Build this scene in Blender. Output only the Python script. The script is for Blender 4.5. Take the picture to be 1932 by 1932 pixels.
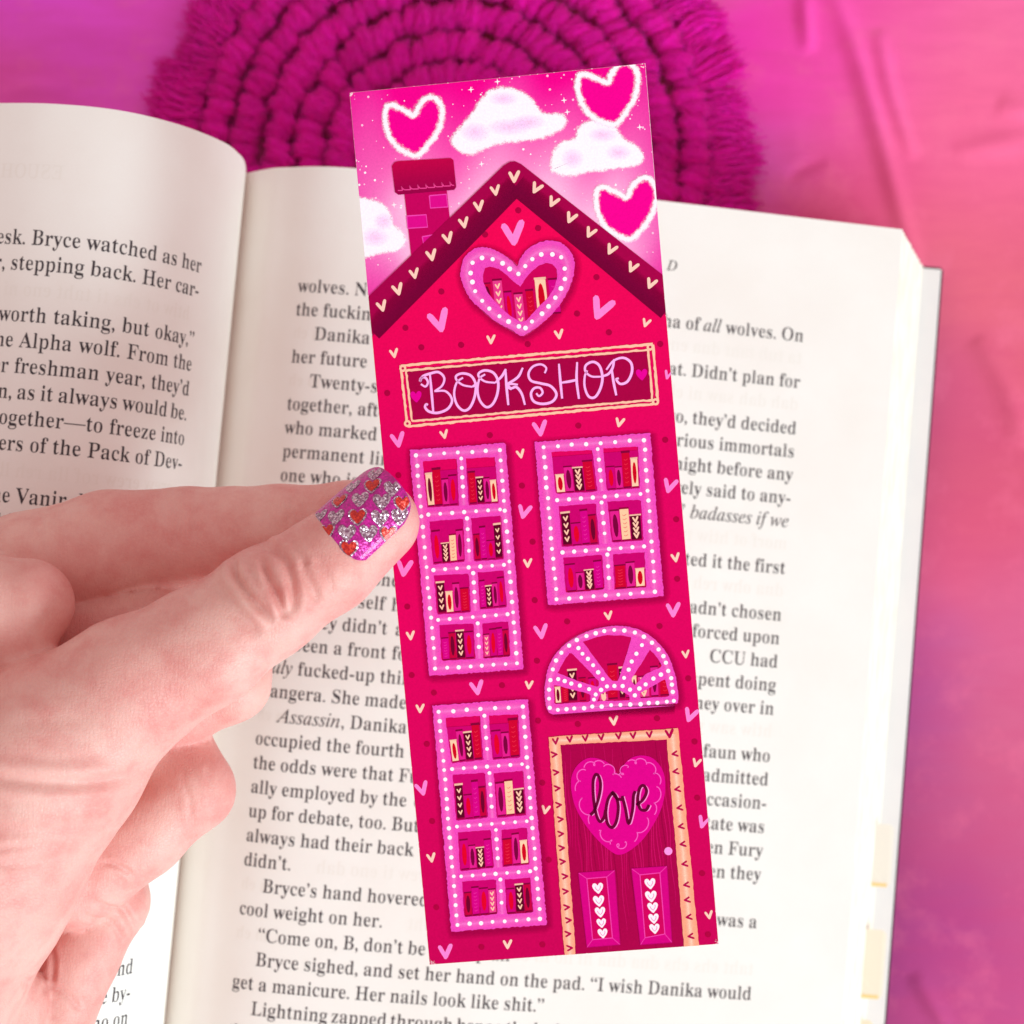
import bpy, bmesh, math, random
import numpy as np
from mathutils import Vector, Matrix
from mathutils.geometry import tessellate_polygon

# ------------------------------------------------------------------ scene, camera, light (1 unit = 1 cm)
sc = bpy.context.scene
for _o in list(bpy.data.objects):
    bpy.data.objects.remove(_o)
sc.unit_settings.system = 'METRIC'
sc.unit_settings.scale_length = 0.01
col = sc.collection
FPX, TILT, HCAM = 3337.0, math.radians(3.0), 42.0
CAM = np.array([0.0, -36.0 * math.tan(TILT), HCAM])
camd = bpy.data.cameras.new('camera')
camd.sensor_width = 36.0
camd.lens = 36.0 * FPX / 1932.0
camd.clip_start, camd.clip_end = 1.0, 500.0
camd.dof.use_dof = True
camd.dof.focus_distance = 30.4
camd.dof.aperture_fstop = 0.205
camo = bpy.data.objects.new('camera', camd)
camo.location = CAM
camo.rotation_euler = (TILT, 0, 0)
col.objects.link(camo)
sc.camera = camo

world = bpy.data.worlds.new('World')
sc.world = world
world.use_nodes = True
_bg = world.node_tree.nodes['Background']
_bg.inputs[0].default_value = (1.0, 0.81, 0.79, 1)
_bg.inputs[1].default_value = 0.70

def area_light(name, loc, target, size, power, color):
    l = bpy.data.lights.new(name, 'AREA')
    l.shape = 'RECTANGLE'
    l.size, l.size_y = size
    l.energy = power
    l.color = color
    o = bpy.data.objects.new(name, l)
    o.location = loc
    d = Vector(target) - Vector(loc)
    o.rotation_euler = d.to_track_quat('-Z', 'Y').to_euler()
    col.objects.link(o)
    return o
# daylight from a large window on the right, a little below the picture
area_light('window_light', (135, -118, 98), (0, 0, 6), (88, 78), 400000, (0.76, 1.0, 1.035))

sc.view_settings.view_transform = 'Standard'
sc.view_settings.look = 'None'
sc.view_settings.gamma = 1.0
sc.view_settings.exposure = 0.0
sc.cycles.max_bounces = 10
sc.cycles.diffuse_bounces = 8
sc.cycles.transparent_max_bounces = 16
sc.cycles.use_denoising = True

# ------------------------------------------------------------------ helpers
def at(px, py, z):
    """A point of the photograph (1932 px wide) on the horizontal plane z."""
    c, s = math.cos(TILT), math.sin(TILT)
    x, y = (px - 966) / FPX, -(py - 966) / FPX
    d = np.array([x, c * y + s, s * y - c])
    return CAM + d * ((z - CAM[2]) / d[2])

def lin(c):
    return tuple((v / 255 / 12.92) if v / 255 <= 0.04045 else ((v / 255 + 0.055) / 1.055) ** 2.4 for v in c[:3])

def tag(o, label=None, cat=None, group=None, kind=None):
    for k, v in (('label', label), ('category', cat), ('group', group), ('kind', kind)):
        if v:
            o[k] = v
    return o

def link(name, me, mat=None, parent=None, smooth=False):
    o = bpy.data.objects.new(name, me)
    if mat is not None and not me.materials:
        me.materials.append(mat)
    col.objects.link(o)
    if parent is not None:
        o.parent = parent
    if smooth and me.polygons:
        me.polygons.foreach_set('use_smooth', [True] * len(me.polygons))
    return o

def mesh(name, v, f):
    me = bpy.data.meshes.new(name)
    me.from_pydata([tuple(map(float, p)) for p in v], [], [tuple(map(int, q)) for q in f])
    me.update()
    return me

def empty(name, loc=(0, 0, 0), rot=(0, 0, 0)):
    o = bpy.data.objects.new(name, None)
    o.location, o.rotation_euler = loc, rot
    o.empty_display_size = 0.5
    col.objects.link(o)
    return o

class NT:
    """Small node-tree writer."""
    def __init__(self, name):
        self.m = bpy.data.materials.new(name)
        self.m.use_nodes = True
        self.t = self.m.node_tree
        self.b = self.t.nodes['Principled BSDF']
        self.out = self.t.nodes['Material Output']
    def n(self, typ, **kw):
        nd = self.t.nodes.new(typ)
        for k, v in kw.items():
            setattr(nd, k, v)
        return nd
    def l(self, a, b):
        self.t.links.new(a, b)
    def val(self, sock, v):
        if hasattr(v, 'is_output'):
            self.l(v, sock)
        else:
            sock.default_value = v
    def math(self, op, a, b=0.0, clamp=False):
        nd = self.n('ShaderNodeMath', operation=op, use_clamp=clamp)
        self.val(nd.inputs[0], a)
        self.val(nd.inputs[1], b)
        return nd.outputs[0]
    def coord(self, which='Object'):
        return self.n('ShaderNodeTexCoord').outputs[which]
    def noise(self, vec, scale, detail=3.0, rough=0.55, dist=0.0):
        nd = self.n('ShaderNodeTexNoise')
        self.l(vec, nd.inputs['Vector'])
        nd.inputs['Scale'].default_value = scale
        nd.inputs['Detail'].default_value = detail
        nd.inputs['Roughness'].default_value = rough
        nd.inputs['Distortion'].default_value = dist
        return nd
    def mapping(self, vec, scale=(1, 1, 1), rot=(0, 0, 0), loc=(0, 0, 0)):
        nd = self.n('ShaderNodeMapping')
        self.l(vec, nd.inputs[0])
        nd.inputs['Scale'].default_value = scale
        nd.inputs['Rotation'].default_value = rot
        nd.inputs['Location'].default_value = loc
        return nd.outputs[0]
    def mr(self, v, a, b, c, d, smooth=False):
        nd = self.n('ShaderNodeMapRange', interpolation_type='SMOOTHSTEP' if smooth else 'LINEAR')
        self.val(nd.inputs[0], v)
        for i, x in enumerate((a, b, c, d)):
            nd.inputs[i + 1].default_value = x
        return nd.outputs[0]
    def mix(self, fac, a, b, mode='MIX'):
        nd = self.n('ShaderNodeMix', data_type='RGBA', blend_type=mode)
        self.val(nd.inputs[0], fac)
        for s, v in ((nd.inputs[6], a), (nd.inputs[7], b)):
            if hasattr(v, 'is_output'):
                self.l(v, s)
            else:
                s.default_value = (*v[:3], 1)
        return nd.outputs[2]
    def bump(self, h, strength=0.3, dist=0.02):
        nd = self.n('ShaderNodeBump')
        self.l(h, nd.inputs['Height'])
        nd.inputs['Strength'].default_value = strength
        nd.inputs['Distance'].default_value = dist
        self.l(nd.outputs[0], self.b.inputs['Normal'])
        return nd
    def set(self, color=None, rough=0.5, spec=0.3, **kw):
        if color is not None:
            s = self.b.inputs['Base Color']
            if hasattr(color, 'is_output'):
                self.l(color, s)
            else:
                s.default_value = (*color[:3], 1)
        self.b.inputs['Roughness'].default_value = rough
        self.b.inputs['Specular IOR Level'].default_value = spec
        for k, v in kw.items():
            self.b.inputs[k].default_value = v
        return self

def spline(P, n=10, closed=False):
    """Catmull-Rom through P."""
    P = np.array(P, float)
    if closed:
        Q = np.vstack([P[-1], P, P[0], P[1]])
    else:
        Q = np.vstack([2 * P[0] - P[1], P, 2 * P[-1] - P[-2]])
    o = []
    for i in range(1, len(Q) - 2):
        p0, p1, p2, p3 = Q[i - 1:i + 3]
        for k in range(n):
            t = k / n
            o.append(.5 * ((2 * p1) + (p2 - p0) * t + (2 * p0 - 5 * p1 + 4 * p2 - p3) * t * t + (3 * p1 - p0 - 3 * p2 + p3) * t ** 3))
    if not closed:
        o.append(Q[-2])
    return np.array(o)

def tube(V, F, pts, rad, sides=5, cap=True):
    """Append a tapered tube along pts to vertex and face lists."""
    pts = np.asarray(pts, float)
    n = len(pts)
    b = len(V)
    T = np.gradient(pts, axis=0)
    T /= np.linalg.norm(T, axis=1)[:, None] + 1e-9
    ref = np.array([0, 0, 1.0]) if abs(T[0][2]) < 0.9 else np.array([1.0, 0, 0])
    for i in range(n):
        a = np.cross(T[i], ref); a /= np.linalg.norm(a) + 1e-9
        c = np.cross(a, T[i])
        r = rad[i] if hasattr(rad, '__len__') else rad
        for k in range(sides):
            th = 2 * math.pi * k / sides
            V.append(pts[i] + r * (math.cos(th) * a + math.sin(th) * c))
    for i in range(n - 1):
        for k in range(sides):
            k2 = (k + 1) % sides
            F.append((b + i * sides + k, b + i * sides + k2, b + (i + 1) * sides + k2, b + (i + 1) * sides + k))
    if cap:
        F.append(tuple(b + k for k in range(sides))[::-1])
        F.append(tuple(b + (n - 1) * sides + k for k in range(sides)))

# ------------------------------------------------------------------ tie-dyed cloth under everything
def build_cloth():
    N, S = 430, 46.0
    g = np.linspace(-S / 2, S / 2, N)
    X, Y = np.meshgrid(g, g)
    Y = Y + 0.5
    Z = np.zeros_like(X)
    rng = np.random.RandomState(5)
    for i in range(26):                                   # soft unevenness
        a = rng.rand() * math.pi
        k = rng.uniform(0.15, 0.9)
        Z += 0.016 / k ** 0.7 * np.sin(k * (X * math.cos(a) + Y * math.sin(a)) + rng.rand() * 6.28)
    folds = [([(1560, -40), (1608, 90), (1640, 200), (1668, 300), (1700, 420), (1730, 520)], 0.20, 0.17),
             ([(1655, 60), (1672, 160), (1700, 250), (1722, 300)], 0.15, 0.13),
             ([(1516, -10), (1520, 45), (1526, 100)], 0.16, 0.11),
             ([(1488, 345), (1508, 322), (1556, 304)], -0.09, 0.09),
             ([(1840, 640), (1880, 700), (1910, 760), (1930, 840)], 0.12, 0.22),
             ([(1722, 1840), (1762, 1900), (1800, 1960)], 0.12, 0.12),
             ([(0, 172), (60, 164), (140, 160)], 0.07, 0.14),
             ([(40, 60), (140, 50), (260, 62)], 0.07, 0.4),
             ([(1880, 200), (1940, 215)], 0.08, 0.2), ([(1800, 290), (1950, 262)], 0.07, 0.2)]
    for pts, h, w in folds:
        P = spline([at(x, y, 0)[:2] for x, y in pts], 6)
        D = np.full(X.shape, 1e9)
        T = np.zeros(X.shape)
        for i in range(len(P) - 1):
            a, b = P[i], P[i + 1]
            ab = b - a
            t = np.clip(((X - a[0]) * ab[0] + (Y - a[1]) * ab[1]) / (ab @ ab), 0, 1)
            d = np.hypot(X - a[0] - t * ab[0], Y - a[1] - t * ab[1])
            m = d < D
            D = np.where(m, d, D)
            T = np.where(m, (i + t) / (len(P) - 1), T)
        Z += 1.15 * h * np.exp(-(D / (w + .05)) ** 2) * np.sin(math.pi * np.clip(T, 0, 1)) ** 0.5
    # lies flat under the mat
    flat = np.clip((np.hypot(X + 1.37, Y - 8.72) - 7.0) / 1.2, 0, 1)
    Z = Z * flat
    v = np.stack([X.ravel(), Y.ravel(), Z.ravel() - 0.06], 1)
    i = np.arange(N * N).reshape(N, N)
    f = np.stack([i[:-1, :-1].ravel(), i[:-1, 1:].ravel(), i[1:, 1:].ravel(), i[1:, :-1].ravel()], 1)
    me = mesh('tie_dyed_cloth', v, f)
    m = NT('tie_dye_cotton')
    co = m.coord()
    warp = m.noise(co, 0.22, 3, 0.5)
    vm = m.n('ShaderNodeVectorMath', operation='SCALE'); m.l(warp.outputs['Color'], vm.inputs[0]); vm.inputs['Scale'].default_value = 2.6
    va = m.n('ShaderNodeVectorMath', operation='ADD'); m.l(co, va.inputs[0]); m.l(vm.outputs[0], va.inputs[1])
    base = lin((238, 98, 146))
    c = m.mix(0.0, base, base)
    blobs = [(20, -20, 7.0, 1.0, (246, 88, 240)), (420, -60, 5.0, .9, (246, 86, 214)), (-20, 200, 3.0, .8, (236, 92, 176)),
             (1500, 180, 4.2, .95, (240, 98, 196)), (1440, 250, 2.6, .8, (238, 106, 205)), (1478, 60, 2.0, 1.0, (246, 0, 188)), (1560, 110, 2.6, .85, (242, 58, 180)),
             (1750, 0, 5.0, 1.0, (255, 84, 180)), (1940, 150, 4.2, .9, (255, 118, 172)),
             (1830, 350, 4.4, .7, (248, 106, 150)), (1590, 400, 2.4, .7, (216, 74, 116)), (1900, 640, 4.0, .8, (232, 108, 128)),
             (1790, 780, 2.2, .7, (214, 86, 136)), (1890, 930, 3.5, .7, (220, 90, 122)), (1770, 1280, 1.9, .8, (192, 76, 152)), (1930, 1250, 3.2, .7, (216, 104, 150)),
             (1740, 1440, 1.9, .8, (182, 70, 156)), (1900, 1530, 3.6, .75, (212, 100, 142)), (1800, 1850, 5.0, .9, (190, 74, 136)), (1700, 1760, 2.5, .6, (176, 64, 140))]
    for px, py, r, w, rgb in blobs:
        p = at(px, py, 0)
        d = m.n('ShaderNodeVectorMath', operation='DISTANCE')
        m.l(va.outputs[0], d.inputs[0]); d.inputs[1].default_value = (p[0] + 1.3, p[1] + 1.3, 1.25)
        fac = m.mr(d.outputs['Value'], r * 0.25, r * 1.25, w, 0.0, True)
        c = m.mix(fac, c, lin(rgb))
    streak = m.noise(m.mapping(co, (0.6, 2.4, 1), (0, 0, math.radians(8))), 0.9, 4, 0.6)
    c = m.mix(m.mr(streak.outputs[0], 0.38, 0.72, 0.0, 0.2), c, lin((212, 66, 124)))
    blot = m.noise(co, 0.7, 5, 0.65)
    c = m.mix(m.mr(blot.outputs[0], 0.52, 0.78, 0.0, 0.34), c, lin((255, 128, 166)))
    weave = m.noise(m.mapping(co, (1, 7, 1)), 9, 3)
    weave2 = m.noise(m.mapping(co, (7, 1, 1)), 9, 3)
    h = m.math('ADD', weave.outputs[0], weave2.outputs[0])
    m.bump(h, 0.3, 0.05)
    m.set(c, 0.78, 0.15)
    m.b.inputs['Sheen Weight'].default_value = 0.12
    o = link('tie_dyed_cloth', me, m.m, smooth=True)
    tag(o, 'pink and magenta tie-dyed cotton cloth spread flat under the book', 'cloth')
build_cloth()

# ------------------------------------------------------------------ magenta fringed macrame mat
def build_mat():
    rng = random.Random(11)
    cx, cy = -1.37, 8.72
    m = NT('magenta_cotton_yarn')
    co = m.coord()
    n1 = m.noise(co, 5, 3)
    n2 = m.noise(m.mapping(co, (3, 3, 3)), 16, 3)
    info = m.n('ShaderNodeObjectInfo')
    c = m.mix(m.mr(n1.outputs[0], 0.3, 0.7, 0, 1), lin((244, 0, 162)), lin((255, 16, 198)))
    c = m.mix(m.mr(info.outputs['Random'], 0, 1, 0, 0.35), c, lin((200, 0, 132)))
    m.bump(n2.outputs[0], 0.55, 0.06)
    m.set(c, 0.85, 0.1)
    m.b.inputs['Sheen Weight'].default_value = 0.25
    m.b.inputs['Sheen Tint'].default_value = (1, 0.35, 0.8, 1)
    root = empty('fringed_mat', (cx, cy, 0))
    tag(root, 'round magenta macrame mat with combed fringe, half under the open book', 'mat')
    def lobe(seed):
        r = np.random.RandomState(seed)
        V, F = [], []
        a, b = 12, 10
        for i in range(b + 1):
            ph = math.pi * i / b
            for k in range(a):
                th = 2 * math.pi * k / a
                x, y, z = math.sin(ph) * math.cos(th), math.sin(ph) * math.sin(th), math.cos(ph)
                x = math.copysign(abs(x) ** 0.8, x)
                V.append((0.37 * x, 0.165 * y, 0.285 * z - 0.06 * abs(x)))
        for i in range(b):
            for k in range(a):
                k2 = (k + 1) % a
                F.append((i * a + k, (i + 1) * a + k, (i + 1) * a + k2, i * a + k2))
        V = [np.array(v) for v in V]
        # single fibres lying over the knot
        for _ in range(60):
            y0 = r.uniform(-0.17, 0.17)
            tw = r.uniform(-0.14, 0.14)
            P = []
            off, lft = r.uniform(-.05, .05), abs(r.normal(0, .03))
            lo, hi = r.uniform(-1.25, -0.6), r.uniform(0.6, 1.25)
            for t in np.linspace(lo, hi, 6):
                yy = y0 + tw * t
                e = max(0.0, 1 - (yy / 0.2) ** 2) ** 0.5
                P.append((0.42 * math.sin(t) + off, yy + r.uniform(-.012, .012), 0.335 * math.cos(t) * e - 0.02 + lft + r.uniform(0, .02)))
            tube(V, F, P, [0.004, .012, .015, .015, .012, .003], 4)
        return mesh('knot', V, F)
    lobes = [lobe(s) for s in range(6)]
    for r in (5.75, 4.98, 4.22, 3.46, 2.70, 1.95, 1.2, 0.45):
        V, F = [], []
        A = np.linspace(0, 2 * math.pi, 97)[:-1]
        for t in A:
            for k in range(8):
                ph = 2 * math.pi * k / 8
                V.append(((r + 0.22 * math.cos(ph)) * math.cos(t), (r + 0.22 * math.cos(ph)) * math.sin(t), 0.30 + 0.2 * math.sin(ph)))
        for i in range(96):
            for k in range(8):
                F.append((i * 8 + k, ((i + 1) % 96) * 8 + k, ((i + 1) % 96) * 8 + (k + 1) % 8, i * 8 + (k + 1) % 8))
        ring = link('cord_ring', mesh('cord_ring', V, F), m.m, root, True)
        n = int(2 * math.pi * r / 0.30)
        for i in range(n):
            t = 2 * math.pi * (i + rng.uniform(-.12, .12)) / n + r
            if cy + r * math.sin(t) < 6.0 and (math.sin(t) < -0.35 or r < 3):
                continue
            o = link('knot', rng.choice(lobes), m.m, ring, True)
            jr = r + rng.uniform(-0.08, 0.08)
            o.location = (jr * math.cos(t), jr * math.sin(t), 0.34 + rng.uniform(-.03, .03))
            o.rotation_euler = (rng.uniform(-.3, .3), rng.uniform(-.2, .2), t + math.radians(-20) + rng.uniform(-.30, .30))
            s = rng.uniform(0.85, 1.12)
            o.scale = (s, s * rng.uniform(1.02, 1.32), s)
    def tassel(seed):
        r = np.random.RandomState(seed)
        V, F = [], []
        lean, Lc = r.normal(0, .02), r.normal(0, .07)
        for _ in range(110):
            a0 = r.uniform(-0.042, 0.042)
            a1 = a0 * r.uniform(0.7, 1.7) + r.normal(0, 0.028) + lean
            L = 7.30 + Lc + r.normal(0, 0.075) - 0.25 * abs(a1) / 0.06 * r.rand()
            z0, z1 = r.uniform(0.06, 0.55), r.uniform(0.05, 0.5)
            bow = r.normal(0, 0.018)
            P = []
            for t in np.linspace(0, 1, 6):
                rad = 6.02 * (1 - t) + L * t
                an = a0 * (1 - t) + a1 * t + bow * math.sin(math.pi * t)
                P.append((rad * math.cos(an), rad * math.sin(an), z0 * (1 - t) + z1 * t + 0.10 * math.sin(math.pi * t) * r.uniform(.4, 1.2)))
            w = r.uniform(0.016, 0.028)
            tube(V, F, P, [w, w, w, w, w * .85, w * .5], 4)
        return mesh('tassel', V, F)
    tas = [tassel(100 + s) for s in range(7)]
    n = 62
    for i in range(n):
        t = 2 * math.pi * i / n
        if math.sin(t) < -0.45:
            continue
        o = link('tassel', rng.choice(tas), m.m, root, True)
        o.rotation_euler = (0, 0, t + rng.uniform(-.014, .014))
        s = rng.uniform(0.972, 1.018)
        o.scale = (s, s, rng.uniform(.8, 1.1))
build_mat()

# ------------------------------------------------------------------ the open book
BOOK_O, BOOK_A = np.array([-6.28, 0.0]), math.radians(-5)
BOOK_TOP, BOOK_BOT = 7.40, -15.2
RPROF = spline([(-0.1, 4.35), (0.39, 4.88), (.89, 5.24), (2.27, 5.68), (5.5, 5.55), (9.12, 5.12), (11.7, 4.76), (14.06, 4.45)], 12)
LPROF = spline([(-.1, 4.3), (.03, 5.43), (0.01, 6.08), (-.17, 6.94), (-.83, 7.98), (-1.8, 8.66), (-2.97, 8.76), (-4.24, 8.45), (-6.5, 7.6), (-10, 6.1), (-14, 4.4)], 12)
def arclen(P):
    return np.r_[0, np.cumsum(np.hypot(*np.diff(P, axis=0).T))]
RLEN, LLEN = arclen(RPROF), arclen(LPROF)
def on_page(side, s, v, lift=0.0):
    """Point of the page surface, s along the paper from the gutter, v up the page (book space)."""
    P, L = (RPROF, RLEN) if side == 'R' else (LPROF, LLEN)
    s = np.asarray(s, float)
    u, z = np.interp(s, L, P[:, 0]), np.interp(s, L, P[:, 1])
    e = 0.05
    du = np.interp(s + e, L, P[:, 0]) - np.interp(s - e, L, P[:, 0])
    dz = np.interp(s + e, L, P[:, 1]) - np.interp(s - e, L, P[:, 1])
    n = np.hypot(du, dz) + 1e-9
    nu, nz = -dz / n, du / n
    if side == 'L':
        nu, nz = -nu, -nz
    return np.stack([u + nu * lift, np.broadcast_to(v, u.shape), z + nz * lift], -1)

paper = NT('cream_book_paper')
_co = paper.coord()
_n1 = paper.noise(_co, 0.5, 3)
_n2 = paper.noise(_co, 40, 3)
_c = paper.mix(paper.mr(_n1.outputs[0], 0.35, 0.7, 0, 1), lin((246, 242, 237)), lin((243, 237, 231)))
_c = paper.mix(paper.mr(_n2.outputs[0], 0.35, 0.75, 0, 0.10), _c, lin((226, 208, 196)))
paper.bump(_n2.outputs[0], 0.10, 0.01)
paper.set(_c, 0.75, 0.2)
paper.b.inputs['Subsurface Weight'].default_value = 0.0
edge = NT('page_edges')
_c = edge.mix(edge.mr(edge.noise(edge.mapping(edge.coord(), (0.02, 0.02, 1)), 60, 2).outputs[0], 0.35, 0.7, 0, 1), lin((252, 248, 241)), lin((236, 226, 212)))
edge.set(_c, 0.8, 0.15)
ink = NT('black_printing_ink').set(lin((72, 66, 70)), 0.7, 0.15)
ghost = NT('print_showing_through').set(lin((241, 235, 228)), 0.75, 0.1)
board = NT('dark_cover_board')
board.set(board.mix(board.noise(board.coord(), 30, 2).outputs[0], lin((52, 46, 58)), lin((74, 66, 78))), 0.6, 0.3)
endp = NT('pale_endpaper')
endp.set(endp.mix(endp.noise(endp.coord(), 0.8, 3).outputs[0], lin((226, 224, 224)), lin((238, 234, 230))), 0.7, 0.2)

book = empty('open_book', (BOOK_O[0], BOOK_O[1], 0), (0, 0, BOOK_A))
tag(book, 'thick open hardback book with cream printed pages, lying under the hand', 'book')

def sweep(name, sect, v0, v1, mat, parent, nseg=1, closed=True, wob=None):
    """A cross-section (u,z) extruded along v, with end caps when closed."""
    sect = np.asarray(sect, float)
    n = len(sect)
    V, F = [], []
    for j in range(nseg + 1):
        v = v0 + (v1 - v0) * j / nseg
        for u, z in sect:
            V.append((u, v, z))
    for j in range(nseg):
        for i in range(n if closed else n - 1):
            i2 = (i + 1) % n
            F.append((j * n + i, j * n + i2, (j + 1) * n + i2, (j + 1) * n + i))
    if closed:
        F.append(tuple(range(n))[::-1]); F.append(tuple(nseg * n + i for i in range(n)))
    me = mesh(name, V, F)
    bm = bmesh.new(); bm.from_mesh(me); bmesh.ops.recalc_face_normals(bm, faces=bm.faces); bm.to_mesh(me); bm.free()
    return link(name, me, mat, parent)

def build_book():
    rng = np.random.RandomState(3)
    ZB = 1.0
    # right-hand block: under the open page, fore edge running out to the cover in fine steps
    sect = [(u, z - 0.03) for u, z in RPROF]
    K = 90
    for k in range(1, K):
        t = k / K
        u = 14.06 + (15.28 - 14.06) * t + rng.uniform(-0.022, 0.022)
        z = 4.42 - (4.42 - ZB) * t
        sect.append((u - 0.018, z + 0.004)); sect.append((u + 0.010, z))
    sect += [(15.28, ZB), (0.0, ZB), (-0.35, 2.6)]
    blk = sweep('page_block', sect, BOOK_BOT, BOOK_TOP - 0.02, edge.m, book)
    # left-hand block
    sect = [(u - (0.03 if i < 36 else 0), z - 0.03) for i, (u, z) in enumerate(LPROF)]
    sect += [(-14.2, 3.2), (-14.9, ZB), (-0.5, ZB), (-0.4, 2.6)]
    sweep('page_block', sect, BOOK_BOT, BOOK_TOP - 0.02, edge.m, book)
    pages = {}
    for side, P, L in (('R', RPROF, RLEN), ('L', LPROF, LLEN)):
        n, nv = len(P), 30
        s = L
        V, F = [], []
        tops = []
        for lift in (0.012, 0.0):
            for j in range(nv + 1):
                v = BOOK_BOT + (BOOK_TOP - BOOK_BOT) * j / nv
                tops.append(on_page(side, s, v, lift))
        V = np.concatenate(tops)
        W = (nv + 1) * n
        for j in range(nv):
            for i in range(n - 1):
                a = (j * n + i, j * n + i + 1, (j + 1) * n + i + 1, (j + 1) * n + i)
                F.append(a); F.append(tuple(q + W for q in a[::-1]))
        for i in range(n - 1):
            for j in (0, nv):
                F.append((j * n + i, j * n + i + 1, W + j * n + i + 1, W + j * n + i))
        for j in range(nv):
            for i in (0, n - 1):
                F.append((j * n + i, (j + 1) * n + i, W + (j + 1) * n + i, W + j * n + i))
        me = mesh('page', V, F)
        bm = bmesh.new(); bm.from_mesh(me); bmesh.ops.recalc_face_normals(bm, faces=bm.faces); bm.to_mesh(me); bm.free()
        pages[side] = link('page', me, paper.m, book, True)
        mod = pages[side].modifiers.new('edge', 'EDGE_SPLIT'); mod.split_angle = math.radians(50)
    pages['R']['label'] = 'right-hand page partly shaded by the bookmark'
    pages['L']['label'] = 'curled left-hand page bulging up beside the gutter'
    # hard cover: board with pale endpaper inside, dark cloth edge
    def cover(u0, u1, nm):
        v0, v1 = BOOK_BOT - 0.2, BOOK_TOP + 0.0
        bm = bmesh.new()
        bmesh.ops.create_cube(bm, size=1)
        for v in bm.verts:
            v.co = (u0 + (v.co.x + .5) * (u1 - u0), v0 + (v.co.y + .5) * (v1 - v0), 0.74 + (v.co.z + .5) * 0.22)
        bmesh.ops.bevel(bm, geom=bm.edges[:], offset=0.05, segments=2, affect='EDGES')
        me = bpy.data.meshes.new(nm); bm.to_mesh(me); bm.free()
        o = link(nm, me, board.m, book)
        w = 0.055
        me2 = mesh('endpaper', [(u0 + w, v0 + w, .962), (u1 - w, v0 + w, .962), (u1 - w, v1 - w, .962), (u0 + w, v1 - w, .962),
                               (u0 + w, v0 + w, .95), (u1 - w, v0 + w, .95), (u1 - w, v1 - w, .95), (u0 + w, v1 - w, .95)],
                   [(0, 1, 2, 3), (0, 4, 5, 1), (1, 5, 6, 2), (2, 6, 7, 3), (3, 7, 4, 0)])
        link('endpaper', me2, endp.m, o)
    cover(-0.2, 15.80, 'cover_board')
    cover(-15.6, -0.45, 'cover_board')
    return pages
PAGES = build_book()

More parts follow.
